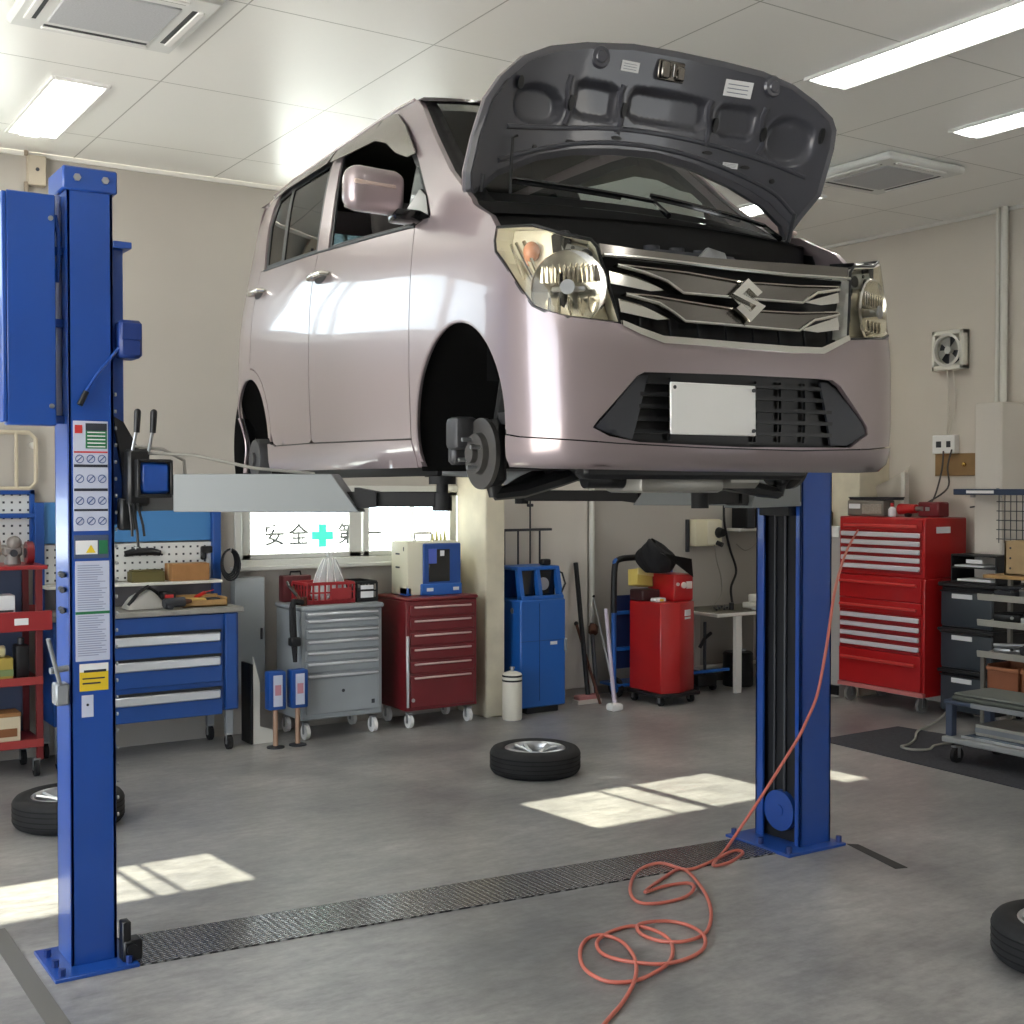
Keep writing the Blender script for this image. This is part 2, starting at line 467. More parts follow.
# side panels on both sides
for sg in (-1, 1):
    fen = [(sg*s, z) for s, z in SEAM[::-1]]
    fp = side(arc(*AF, 60, 203, 30), sg)
    door_edge = side([(-.374, .165), (-.374, .27), (-.378, .6), (-.386, .9), (-.398, 1.026)], sg)
    top = side([(-.27, 1.04), (-.10, 1.055), (.03, 1.035), (.118, .99)], sg)+[(sg*1.02, .945)]
    hle = [(sg*.969, .897), (sg*.976, .859), (sg*.965, .823), (sg*.904, .774)]
    cp('fender', fen[::-1][-1:]+fen[1:]+fp+door_edge+top+hle, paint, 0, .02, .03)
    fd = [(-.38, .268), (-.384, .6), (-.391, .9), (-.402, 1.022)]+[(x, z-.003) for x, z in BELT[1:4]]+[(-1.502, 1.115), (-1.512, 1.0), (-1.50, .8), (-1.474, .3), (-1.45, .287)]
    d1 = cp('front_door', side(fd, sg), paint, 0, .02, .035)
    rd = [(-1.481, .3), (-1.507, .8), (-1.519, 1.0), (-1.509, 1.116), (-1.9, 1.140), (-2.354, 1.165), (-2.42, 1.168), (-2.435, 1.0), (-2.423, .70)]+arc(AR[0], AR[1], .388, 85, 8, 16)+[(-2.03, .30), (-1.99, .29), (-1.5, .287)]
    d2 = cp('rear_door', side(rd, sg), paint, 0, .02, .035)
    for (d, hx, hz) in ((d1, -1.33, .992), (d2, -2.30, 1.055)):
        cup = MB().panel(side([(hx-.075+.075*math.cos(t*PI/10), hz+.028*math.sin(t*PI/10)) for t in range(20)], sg), F(.0015), .02, .003)
        obj('handle_recess', cup, darkgrey, d)
        hb = MB().tube([surf(sg*sx(hx-.165), hz+.004, .004), surf(sg*sx(hx-.15), hz+.004, .03), surf(sg*sx(hx-.06), hz+.002, .036), surf(sg*sx(hx+.02), hz, .030), surf(sg*sx(hx+.035), hz, .003)], [.009, .014, .016, .013, .009], 10)
        obj('door_handle', hb, chrome, d)
    sill = [(-.345, .163), (-.345, .20), (-.378, .262), (-1.45, .281), (-2.0, .285), (-2.085, .30), (-2.118, .30), (-2.12, .17)]
    cp('rocker_sill', side(sill, sg), paint, .004, .02, .035)
    q = side([(.118, .975), (WSE if sg < 0 else WSEL)[0]]+(WSE if sg < 0 else WSEL)[1:]+[(-.8, 1.592), (-1.1, 1.606), (-1.6, 1.617), (-2.2, 1.617), (-2.6, 1.60), (-2.75, 1.56)], sg)
    sR = SL[-1]-.52
    q += [(sg*sR, 1.5), (sg*sR, .455)]
    q += side(arc(AR[0], AR[1], .34, 153, 8, 30), sg)+side([(-2.086, .31)]+arc(AR[0], AR[1], .382, 8, 85, 16)+[(-2.429, .72), (-2.441, 1.0), (-2.426, 1.172)], sg)
    q += side(DLO_TOP, sg)
    cp('body_side', q, paint, 0, .02, .035)
    rb = side(arc(AR[0], AR[1], .34, 205, 153, 10)[::-1], sg)+[]
    rbp = [(sg*SL[-1]*.9999, .45), (sg*sR, .45)]+side([(-2.753, .45)]+arc(AR[0], AR[1], .34, 153, 203, 10), sg)+[(sg*sx(-2.79), .17), (sg*SL[-1]*.9999, .17)]
    cp('rear_bumper', rbp, paint, .008, .02, .04)
    # black inner skin behind the panel gaps
    inn = [(-.36, .2), (-2.06, .2)]+arc(AR[0], AR[1], .375, 8, 150, 20)+[(-2.78, .6), (-2.78, 1.13), (-2.40, 1.13), (-1.5, 1.08), (-.42, .99), (-.1, 1.01), (.1, .955), (.2, .64)]+arc(AF[0], AF[1], .375, 50, 200, 20)
    cp('inner_skin', side(inn, sg), black, -.024, .006, .06)
    cp('bumper_skin', side([(-2.755, .45)]+arc(AR[0], AR[1], .345, 153, 205, 10), sg)+[(sg*sx(-2.80), .16), (sg*sx(-2.81), .45)], black, -.016, .006, .05)
    # windows
    win = side([(x, z-.01) for x, z in BELT[:]][1:]+DLO_TOP[1:]+[(-.30, 1.03)], sg)
    cp('pillar_trim', side([(-1.635, 1.57), (-1.545, 1.119), (-1.475, 1.116), (-1.375, 1.108), (-1.487, 1.565)], sg) if False else side([(-1.60, 1.572), (-1.535, 1.121), (-1.385, 1.109), (-1.475, 1.570)], sg), silverbelt if False else paint, -.004, .012, .04)
    cp('window_frame', win, black, -.010, .008, .04, [side([(-.52, 1.052), (-.95, 1.09), (-1.36, 1.122), (-1.455, 1.53), (-1.1, 1.53), (-.93, 1.515), (-.70, 1.42), (-.52, 1.27)], sg), side([(-1.575, 1.14), (-2.06, 1.172), (-2.16, 1.535), (-1.64, 1.535)], sg), side([(-2.11, 1.18), (-2.335, 1.19), (-2.42, 1.40), (-2.38, 1.53), (-2.205, 1.535)], sg)])
    for nm, P, gm in (('front_window', [(-.50, 1.03), (-1.37, 1.105), (-1.375, 1.128), (-.50, 1.052)] if sg < 0 else [(-.50, 1.04), (-1.37, 1.11), (-1.46, 1.54), (-.9, 1.53), (-.68, 1.43), (-.50, 1.28)], glassclear), ('rear_window', [(-1.56, 1.13), (-2.07, 1.165), (-2.17, 1.54), (-1.63, 1.54)], glassdark), ('quarter_window', [(-2.10, 1.17), (-2.34, 1.18), (-2.43, 1.40), (-2.39, 1.54), (-2.2, 1.54)], glassdark)):
        cp(nm, side(P, sg), gm, -.014, .004, .06)
    # rain visors
    vf = side([(-.50, 1.31), (-.57, 1.315), (-.70, 1.362), (-.84, 1.435), (-1.0, 1.485), (-1.234, 1.503), (-1.60, 1.538), (-1.60, 1.60), (-1.1, 1.587), (-.92, 1.575), (-.82, 1.548), (-.66, 1.458), (-.49, 1.315)], sg)
    obj('rain_visor', MB().panel(vf, lambda s, z, d: surf(s, z, .018-.08*max(0, z-1.45)+d), .03, .004), mat('visor_smoke', (98, 92, 82), .2, 0, .6), car)
    vr = side([(-1.65, 1.545), (-2.25, 1.560), (-2.46, 1.545), (-2.47, 1.59), (-2.3, 1.612), (-1.65, 1.604)], sg)
    obj('rain_visor', MB().panel(vr, lambda s, z, d: surf(s, z, .018-.08*max(0, z-1.45)+d), .03, .004), MATS['visor_smoke'], car)
    # belt moulding, roof rail
    obj('belt_moulding', MB().tube([surf(sg*sx(x), z-.002, .001) for x, z in BELT], .005, 6), black, car)
    obj('roof_rail', MB().tube([surf(sg*sx(x), z, .004) for x, z in [(-.7, 1.572), (-.9, 1.594), (-1.3, 1.61), (-1.8, 1.618), (-2.3, 1.616), (-2.6, 1.60)]], .007, 6), paint, car)
    # wheel liners
    for (cx, nm) in ((AF[0], 'wheel_liner'), (AR[0], 'wheel_liner')):
        w = MB()
        A = arc(cx, .30, .352, -25, 205, 28)
        def fl(u, v, A=A, sg=sg):
            i = u*(len(A)-1); k = int(min(i, len(A)-2)); t = i-k
            x = A[k][0]+(A[k+1][0]-A[k][0])*t; z = A[k][1]+(A[k+1][1]-A[k][1])*t
            return Vector((x, sg*(.712-.34*v), z))
        w.grid(28, 4, fl, .006)
        w.prism([(p[0], p[1]) for p in arc(cx, .30, .352, -25, 205, 28)], 0, .01, Matrix(((1, 0, 0, 0), (0, 0, sg, sg*.37), (0, 1, 0, 0), (0, 0, 0, 1))))
        obj('wheel_liner', w, mat('liner_black', (9, 9, 10), .9), car)
        lip = MB().tube([surf(sg*sx(p[0]), p[1], -.006) for p in arc(cx, .30, .337, -5 if cx == 0 else 5, 200 if cx == 0 else 198, 40)], .006, 6)
        obj('arch_lip', lip, paint, car)
# tail: hatch and glass
cp('tailgate', [(-(SL[-1]-.515), .46), (-(SL[-1]-.515), 1.55), (-SL[-1]*.99999, 1.58)], paint, -.02, .02, .06) if False else None
tg = MB()
def tgf(u, v):
    s = -(SL[-1]-.52)+u*1.04
    ss = s if s < -SL[-1]+1e-9 else s
    y = -.50+u*1.0; z = .46+v*1.12
    x0 = -2.83+.03*(abs(y)/.5)**3
    return Vector((x0-REAR(z), y, z))
tg.panel([(-.52, .46), (.52, .46), (.50, 1.57), (-.50, 1.57)], lambda y, z, d: Vector((-2.83+.03*(abs(y)/.5)**3-REAR(z)-d, y, z)), .06, .02, [[(-.46, 1.0), (.46, 1.0), (.42, 1.46), (-.42, 1.46)]])
obj('tailgate', tg, paint, car)
obj('tailgate_window', MB().panel([(-.47, .99), (.47, .99), (.43, 1.47), (-.43, 1.47)], lambda y, z, d: Vector((-2.82+.03*(abs(y)/.5)**3-REAR(z)-d, y, z)), .1, .004), glassdark, car)
# roof
def roof(u, v, dz=0.0):
    x = -.60-u*2.16
    zE = 1.555+.062*min(1, max(0, (-.6-x)/.5)) if x > -1.1 else 1.617-.05*max(0, (-2.2-x)/.56)**2
    yE = abs(surf(-sx(x), zE).y); c = (v*2-1)
    x += .05*(1-c*c)*max(0, 1-u*3)
    return Vector((x, c*yE, zE+.045*(1-abs(c)**2.6)*min(1, .35+u*4)*min(1, .3+(1-u)*6)+dz))
obj('roof', MB().grid(24, 16, roof, .012), paint, car, 60)
obj('headliner', MB().grid(12, 8, lambda u, v: roof(.04+u*.92, .04+v*.92, -.035), .01), mat('headliner_cloth', (66, 65, 60), .95), car, 60)
# windshield
def ws(u, v, off=0.0):
    # v 0 bottom .. 1 top ; u across
    k = v*(len(WSE)-1); i = int(min(k, len(WSE)-2)); t = k-i
    W = [(p[0]+(q[0]-p[0])*u, p[1]+(q[1]-p[1])*u) for p, q in zip(WSE, WSEL)]
    x = W[i][0]+(W[i+1][0]-W[i][0])*t; z = W[i][1]+(W[i+1][1]-W[i][1])*t
    e = surf(-sx(x), z); c = u*2-1
    b = (1-c*c)
    return Vector((e.x+b*(.14-.07*v)+off*.7, c*abs(e.y)*.985, z+b*.03*v+off*.7))
obj('windshield', MB().grid(24, 14, lambda u, v: ws(u, .02+v*.97, -.006)), glassws, car, 80)
wb = MB()
for (u0, u1, v0, v1) in ((0, .05, 0, 1), (.95, 1, 0, 1), (0, 1, .93, 1), (0, 1, 0, .06)):
    wb.grid(max(2, int(20*(u1-u0))), 12, lambda u, v: ws(u0+(u1-u0)*u, v0+(v1-v0)*v, -.004), .004)
obj('windshield_border', wb, black, car, 80)
mirr = MB().sphere((-.50, 0, 1.47), .05, (.35, 2.2, .62)).tube([(-.50, 0, 1.49), (-.56, 0, 1.55)], .01)
obj('rear_view_mirror', mirr, black, car)
# wipers and cowl
cow = MB().grid(20, 4, lambda u, v: Vector(ws(u, 0)) .lerp(Vector((.10+.12*(1-(u*2-1)**2), (u*2-1)*.66, .985)), v)+Vector((0, 0, -.004)), .006)
obj('cowl_panel', cow, black, car)
for (y0, y1) in ((-.05, -.55), (.50, -.02)):
    pts = [ws((y0/.70+1)/2, 0.0)+Vector((.05, 0, -.01))]
    for k in range(9):
        t = k/8; y = y0+(y1-y0)*t; pts.append(ws((y/.70+1)/2, .05+.055*t)+Vector((.018, 0, .022)))
    w = MB().tube(pts, [.011]+[.008]*9, 6)
    w.tube([p+Vector((.004, 0, -.012)) for p in pts[3:]], .006, 5)
    obj('wiper', w, blackgloss, car)
# interior
obj('dashboard', MB().grid(16, 8, lambda u, v: Vector((-.02+.1*(1-(u*2-1)**2)-.42*v, (u*2-1)*.62, .97+.02*math.sin(v*PI)-.25*max(0, v-.75))), .02), mat('dash_grey', (44, 44, 46), .8), car)
obj('floor_pan', MB().box(-2.70, -.35, -.62, .62, .19, .215, .01).box(-.40, -.36, -.62, .62, .2, .95, .01), fabricdark, car)
sw = MB(TR(-.52, -.34, .92, 0, R(-65), 0)).tube([(.18*math.cos(t*PI/12), .18*math.sin(t*PI/12), 0) for t in range(24)], .013, 8, True).sphere((0, 0, 0), .06, (1, 1, .4)).box(-.17, .17, -.012, .012, -.006, .006)
obj('steering_wheel', sw, black, car)
seatm = mat('seat_cloth', (66, 62, 60), .95, noise=.1)
for y in (-.33, .33):
    s_ = obj('front_seat', MB().box(-1.25, -.72, y-.24, y+.24, .45, .60, .05, seg=3).box(-.06, .06, y-.23, y+.23, 0, .62, .05, TR(-1.26, 0, .55, 0, R(-14), 0), 3), seatm, car)
    obj('headrest', MB().box(-.045, .045, y-.13, y+.13, -.08, .09, .04, TR(-1.45, 0, 1.27, 0, R(-10), 0), 3).cyl((-1.44, y-.05, 1.1), (-1.45, y-.05, 1.2), .007).cyl((-1.44, y+.05, 1.1), (-1.45, y+.05, 1.2), .007), seatm, s_)
s_ = obj('rear_seat', MB().box(-2.2, -1.75, -.58, .58, .45, .60, .05, seg=3).box(-.06, .06, -.58, .58, 0, .55, .05, TR(-2.2, 0, .55, 0, R(-14), 0), 3), seatm, car)
for y in (-.3, .3): obj('headrest', MB().box(-.04, .04, y-.12, y+.12, -.06, .08, .035, TR(-2.36, 0, 1.19, 0, R(-10), 0), 3), seatm, s_)
# engine bay
eb = MB()
eb.box(.05, .56, -.60, .60, .30, .34, .0)
eb.grid(16, 4, lambda u, v: Vector((.085+.12*(1-(u*2-1)**2), (u*2-1)*.66, .99-.55*v)), .01)
eb.grid(16, 3, lambda u, v: Vector((.085+.12*(1-(u*2-1)**2)-.35*v, (u*2-1)*.66, .99+.035*v)), .01)
for sg in (-1, 1): eb.box(.0, .50, sg*.60-.02, sg*.60+.02, .5, .86, .01)
eb.box(.46, .53, -.52, .50, .73, .79, .012).box(.50, .53, -.5, .48, .30, .78, 0)
obj('engine_bay', eb, black, car)
en = MB().box(.02, .36, -.22, .30, .50, .84, .03, seg=2).box(.08, .3, -.15, .2, .84, .88, .02)
for y in (-.1, 0, .1): en.cyl((.2, y, .88), (.2, y, .905), .03)
obj('engine', en, darkgrey, car)
obj('battery', MB().box(.1, .34, .36, .54, .62, .86, .01).cyl((.16, .4, .86), (.16, .4, .88), .012).cyl((.28, .4, .86), (.28, .4, .88), .012), black, car)
obj('washer_tank', MB().box(.2, .42, -.55, -.42, .60, .85, .02, seg=2).cyl((.3, -.48, .85), (.3, -.48, .89), .03), darkgrey, car)
# latch post standing on the grille cover
lt = MB().prism([(-.065, 0), (.065, 0), (.05, .034), (.015, .016), (-.015, .046), (-.045, .016)], 0, .012, TR(.535, -.105, .795, R(90), 0, R(90)))
obj('hood_catch', lt, steel, car)
# upper grille
obj('grille_backing', MB().panel([(-.56, .50), (.49, .50), (.51, .80), (-.585, .80)], F(-.075), .05, .006), black, car)
ug = cp('upper_grille', [(-.53,.783),(-.40,.782),(-.258,.778),(-.072,.773),(.169,.773),(.437,.783),(.455,.822),(.052,.806),(-.181,.802),(-.397,.808),(-.535,.818)], smoke, -.006, .03, .03)
obj('chrome_bar', MB().tube([surf(s, z, .002) for s, z in [(-.527,.781),(-.4,.78),(-.258,.776),(-.072,.771),(.169,.771),(.437,.781)]], .007, 8), chrome, ug)
bt = MB().panel([(-.478,.586),(-.421,.566),(-.344,.545),(-.064,.540),(.133,.538),(.262,.541),(.392,.590),(.395,.574),(.270,.521),(.133,.518),(-.064,.520),(-.213,.522),(-.344,.523),(-.421,.546),(-.478,.570)], lambda s, z, d: surf(s, z, .008+d), .03, .02)
obj('chrome_bar', bt, chrome, ug)
W1L = [(-.48,.753),(-.39,.737),(-.312,.715),(-.258,.682),(-.088,.681),(.206,.683),(.277,.722),(.38,.741)]
W1U = [(-.48,.756),(-.389,.752),(-.233,.747),(-.04,.733),(.205,.739),(.381,.750)]
W2L = [(-.459,.666),(-.347,.645),(-.301,.621),(-.26,.595),(-.099,.593),(.179,.590),(.249,.630),(.364,.655)]
W2U = [(-.459,.669),(-.359,.666),(-.243,.656),(-.051,.643),(.192,.650),(.365,.664)]
for (Lo, Up, dz) in ((W1L, W1U, 0), (W2L, W2U, 0)):
    wg = obj('grille_wing', MB().panel(Lo+Up[::-1], lambda s, z, d: surf(s, z, -.006+d), .03, .03), smoke, ug)
    obj('chrome_edge', MB().tube([surf(s, z, .0) for s, z in Lo], .0055, 8), chrome, wg)
    obj('chrome_edge', MB().tube([surf(s, z, .0) for s, z in Up], .0035, 6), chrome, wg)
for P in ([(-.50,.738),(-.405,.728),(-.31,.690),(-.36,.684),(-.498,.700)], [(.235,.690),(.40,.735),(.40,.700),(.31,.686)], [(-.475,.655),(-.40,.640),(-.30,.602),(-.345,.597),(-.47,.615)], [(.205,.598),(.38,.652),(.385,.610),(.28,.594)]):
    obj('grille_fin', MB().panel(P, F(-.022), .03, .012), chrome, ug)
for k in range(8):
    s0 = -.40+.105*k
    obj('grille_rib', MB().panel([(s0-.003,.54),(s0+.003,.54),(s0+.003,.60),(s0-.003,.60)], F(-.03), .05, .01), black, ug)
# emblem
ec = surf(-.028, .672, .016)
SP = [(-1,.22),(0,1),(.85,.42),(.52,.20),(0,.56),(-.42,.24),(1,-.22),(0,-1),(-.85,-.42),(-.52,-.20),(0,-.56),(.42,-.24)]
em = MB().prism([(x*.062, y*.068) for x, y in SP], -.006, .008, Matrix.Translation(ec) @ Matrix.Rotation(R(90), 4, 'Z') @ Matrix.Rotation(R(84), 4, 'X'))
obj('emblem', em, chrome, car)
# headlights
for sg, P in ((-1, HLP), (1, mir(HLP))):
    cen = -.70 if sg < 0 else .62
    P0 = inset(P, .002)
    h = cp('headlight', P0, black, -.085, .006, .03)
    def bowl(s, z, d, cen=cen):
        return surf(s, z, -.07+d)
    # housing rim wall
    rim = MB(); D = inset(P, .004)
    for i in range(len(D)):
        a, c = D[i], D[(i+1) % len(D)]
        n = max(1, int(math.hypot(a[0]-c[0], a[1]-c[1])/.04))
        for k in range(n):
            p = (a[0]+(c[0]-a[0])*k/n, a[1]+(c[1]-a[1])*k/n); q = (a[0]+(c[0]-a[0])*(k+1)/n, a[1]+(c[1]-a[1])*(k+1)/n)
            rim.poly([surf(*p, -.004), surf(*q, -.004), surf(*q, -.085), surf(*p, -.085)])
    obj('lamp_rim', rim, mat('pale_chrome', (232, 230, 222), .28, .3), h)
    obj('lamp_housing', MB().panel(inset(P, .006), F(-.062), .03, .006), mat('lamp_housing_beige', (226, 223, 210), .26, .35), h)
    def hs(s, z, o): return surf(-abs(s) if sg < 0 else mir([(-abs(s), z)])[0][0], z, o)
    # main reflector
    c0 = hs(-.652, .682, -.05); dr = (hs(-.652, .682, 0)-hs(-.652, .682, -.05)).normalized()
    q = dr.to_track_quat('Z', 'Y').to_matrix().to_4x4()
    rf = MB(Matrix.Translation(c0) @ q).lathe([(0, 0), (.036, .003), (.07, .012), (.10, .026), (.112, .034), (.115, .028)], 28)
    rf.M = Matrix.Translation(c0) @ q
    for k in range(11):
        x = -.075+.015*k
        rf.box(x-.0025, x+.0025, .018, .064, .010, .034, .001)
        if k % 2: rf.box(x-.003, x+.003, -.066, -.026, .010, .032, .001)
    obj('reflector', rf, chrome, h)
    bl = MB(Matrix.Translation(c0) @ q).cyl((0, 0, 0), (0, 0, .05), .014).cyl((0, 0, .05), (0, 0, .055), .022).box(-.05, .05, -.012, .004, .03, .042, .004)
    obj('bulb_shield', bl, steel, h)
    br = MB().panel([(s if sg < 0 else mir([(s, z)])[0][0], z) for s, z in [(-.694,.822),(-.57,.806),(-.56,.757),(-.685,.768)]], F(-.030), .03, .02)
    obj('lamp_bracket', br, greysteel, h)
    bc = MB()
    for (ss, zz, rr) in ((-.645, .785, .012), (-.585, .782, .02), (-.64, .805, .006)):
        p = hs(ss, zz, -.030); bc.cyl(p, hs(ss, zz, -.026), rr, seg=14)
    objs('bracket_hole', bc, darkgrey, h)
    p = hs(-.832, .806, -.045); obj('indicator_bulb', MB().sphere(p, .026, (1, 1, 1.2)), amber, h)
    fl = MB()
    for (a, c) in (((-.93, .84), (-.85, .72)), ((-.90, .84), (-.80, .72)), ((-.86, .84), (-.79, .74))):
        fl.tube([hs(*a, -.035), hs(*c, -.035)], .006, 6)
    objs('reflector_fin', fl, chrome, h)
    obj('lamp_lens', MB().panel(P0, F(-.001), .03, 0), lensm, h, 60)
    obj('lamp_seal', MB().tube([surf(*p, -.003) for p in inset(P, -.001)], .0045, 6, True), black, h)
# hood, hinged at the cowl and propped up
HA = R(78); HD = Vector((math.cos(HA), 0, math.sin(HA))); HN = Vector((math.sin(HA), 0, -math.cos(HA)))
HOUT = [(-.01,-.661),(.04,-.704),(.097,-.712),(.216,-.692),(.336,-.660),(.414,-.606),(.49,-.522),(.54,-.413),(.574,-.274),(.598,-.085),(.601,.094),(.596,.291),(.584,.451),(.553,.576),(.503,.672),(.454,.738),(.414,.76),(.346,.766),(.175,.753),(.083,.700),(.028,.672),(.0,.655),(.048,.635),(.111,.555),(.168,.42),(.214,.25),(.234,.08),(.227,-.085),(.208,-.246),(.169,-.407),(.1,-.568),(.039,-.640)]
POCK = [(.345,-.44,.060,.095,1),(.392,-.20,.055,.085,0),(.405,.10,.052,.160,0),(.398,.385,.052,.075,0),(.355,.60,.080,.085,1)]
def hoodf(a, b, off):
    w = .1*(abs(b)/.65)**2.6+.06*(a/.6)**2
    return Vector((-.1, b, 1.05))+HD*a+HN*(w+off)
def hunder(a, b, d):
    o = 0.0
    for ca, cb, ha, hb, el in POCK:
        qa = abs(a-ca-.25*(cb-.05)**2*0)/ha; qb = abs(b-cb)/hb
        r = (qa**(2.2 if el else 5)+qb**(2.2 if el else 5))
        t = min(1, max(0, (1.25-r)/.5)); o -= .024*t*t*(3-2*t)
    # bead along the perimeter
    o += .0
    return hoodf(a, b, o)
hood = obj('hood', MB().panel(HOUT, lambda a, b, d: hoodf(a, b, -.034+d), .035, .006), paint, car, 60)
obj('hood_frame', MB().panel(inset(HOUT, .022), lambda a, b, d: hunder(a, b, 0)+HN*d*.3, .0125, .012), hoodgrey, hood, 70)
rimh = MB(); DD = HOUT; n_ = len(DD)
for ou, hi in ((.0, -.034),):
    I = inset(HOUT, .03)
    for i in range(n_):
        j = (i+1) % n_
        rimh.poly([hoodf(*HOUT[i], -.034), hoodf(*HOUT[j], -.034), hoodf(*HOUT[j], -.012), hoodf(*HOUT[i], -.012)])
        rimh.poly([hoodf(*HOUT[i], -.012), hoodf(*HOUT[j], -.012), hoodf(*I[j], -.002), hoodf(*I[i], -.002)])
obj('hood_hem', rimh, mat('hood_hem_grey', (88, 88, 94), .4, .3, .3), hood, 60)
sl = MB()
for a, b, ha, hb in ((.403,-.535,.022,.012),(.371,-.310,.026,.010),(.377,-.090,.026,.010),(.376,.295,.026,.010),(.366,.490,.026,.010),(.385,.700,.028,.007),(.247,-.282,.007,.020),(.283,-.094,.007,.020),(.279,.291,.007,.020),(.245,.45,.007,.018),(.211,-.43,.009,.009),(.207,.562,.009,.009)):
    sl.panel([(a+ha*math.cos(t*PI/8), b+hb*math.sin(t*PI/8)) for t in range(16)], lambda a, b, d: hoodf(a, b, (.019 if a > .3 else .005)+d), .02, .012)
objs('hood_slot', sl, black, hood)
rb_ = MB()
for pts in ([(.262,-.56),(.285,-.35),(.315,-.1),(.318,.15),(.302,.36),(.27,.55),(.235,.68)], [(.15,-.58),(.21,-.40),(.255,-.2),(.272,.02),(.262,.22),(.222,.42),(.165,.58),(.10,.66)]):
    rb_.tube([hoodf(a, b, .0) for a, b in catmull(pts, 6)], .009, 8)
for b in (-.315, -.095, .275, .495):
    rb_.tube([hoodf(.30+.16*k/6, b+.01*math.sin(k), -.004) for k in range(7)], .014, 8)
objs('hood_rib', rb_, hoodgrey, hood)
for b in (-.215, .496):
    obj('hood_buffer', MB(Matrix.Translation(hoodf(.536, b, .0)) @ HN.to_track_quat('Z', 'Y').to_matrix().to_4x4()).lathe([(0, .012), (.018, .012), (.022, .006), (.034, .006), (.04, -.004)], 18), hoodgrey, hood)
ltc = MB(Matrix.Translation(hoodf(.53, .076, .0)) @ Matrix(((0, HD.x, HN.x, 0), (1, 0, 0, 0), (0, HD.z, HN.z, 0), (0, 0, 0, 1))))
ltc.box(-.055, .055, -.035, .035, 0, .012, .004).box(-.05, -.015, -.03, .03, .012, .03, .006).box(.015, .05, -.03, .02, .012, .026, .006).cyl((0, -.02, .03), (0, .02, .03), .008)
obj('hood_latch', ltc, smoke, hood)
for a, b, ha, hb in ((.522, -.09, .017, .036), (.510, .363, .028, .055), (.245, .391, .010, .03)):
    obj('label_sticker', MB().panel([(a-ha, b-hb), (a-ha, b+hb), (a+ha, b+hb), (a+ha, b-hb)], lambda a, b, d: hoodf(a, b, .004+d), .03, .002), paper, hood)
    tl = MB()
    for k in range(3): tl.panel([(a-ha*.6+ha*.5*k, b-hb*.8), (a-ha*.6+ha*.5*k, b+hb*.7), (a-ha*.5+ha*.5*k, b+hb*.7), (a-ha*.5+ha*.5*k, b-hb*.8)], lambda a, b, d: hoodf(a, b, .0055+d), .03, .001)
    obj('sticker_print', tl, inkgrey, hood)
obj('prop_rod', MB().tube([(.02, -.545, .93), (.02, -.545, 1.0), hoodf(.226, -.539, .02), hoodf(.235, -.52, .02)], .005, 8), black, car)
for sg, bb in ((-1, -.64), (1, .665)):
    obj('hood_hinge', MB().tube([hoodf(.10, bb, .0), hoodf(.0, bb, -.01), (-.10, bb*.99, .99), (-.06, bb*.97, .92)], .009, 8).box(-.13, -.05, bb*.98-.012, bb*.98+.012, .90, 1.0, .004), darkgrey, car)
# door mirrors
for sg in (-1, 1):
    cx, cy, cz = -.39, sg*.87, 1.13
    hm = MB(TR(cx, cy, cz, 0, R(4), R(-sg*10)))
    hm.box(-.05, .062, -.112, .112, -.077, .077, .045, seg=4)
    mr = obj('door_mirror', hm, paint, car)
    obj('mirror_glass', MB(TR(cx-.052, cy, cz, 0, R(4), R(-sg*10))).box(-.003, .003, -.09, .09, -.058, .058, .002), chrome, mr)
    obj('mirror_lamp', MB(TR(cx, cy, cz, 0, R(4), R(-sg*10))).box(.052, .064, (-.108 if sg < 0 else -.06), (.06 if sg < 0 else .108), .006, .022, .004), mat('lamp_strip', (210, 190, 180), .15, .3, .5), mr)
    obj('mirror_arm', MB().box(cx-.045, cx+.04, min(sg*.68, sg*.80), max(sg*.68, sg*.80), 1.03, 1.075, .015, seg=2), blackgloss, mr)
    cp('mirror_sail', side([(-.27, 1.03), (-.50, 1.045), (-.51, 1.10), (-.40, 1.16), (-.33, 1.12)], sg), blackgloss, .006, .01, .03)
    cp('door_glass_corner', side([(-.385, 1.145), (-.50, 1.115), (-.505, 1.27), (-.49, 1.265)], sg), glassclear, -.004, .004, .04)
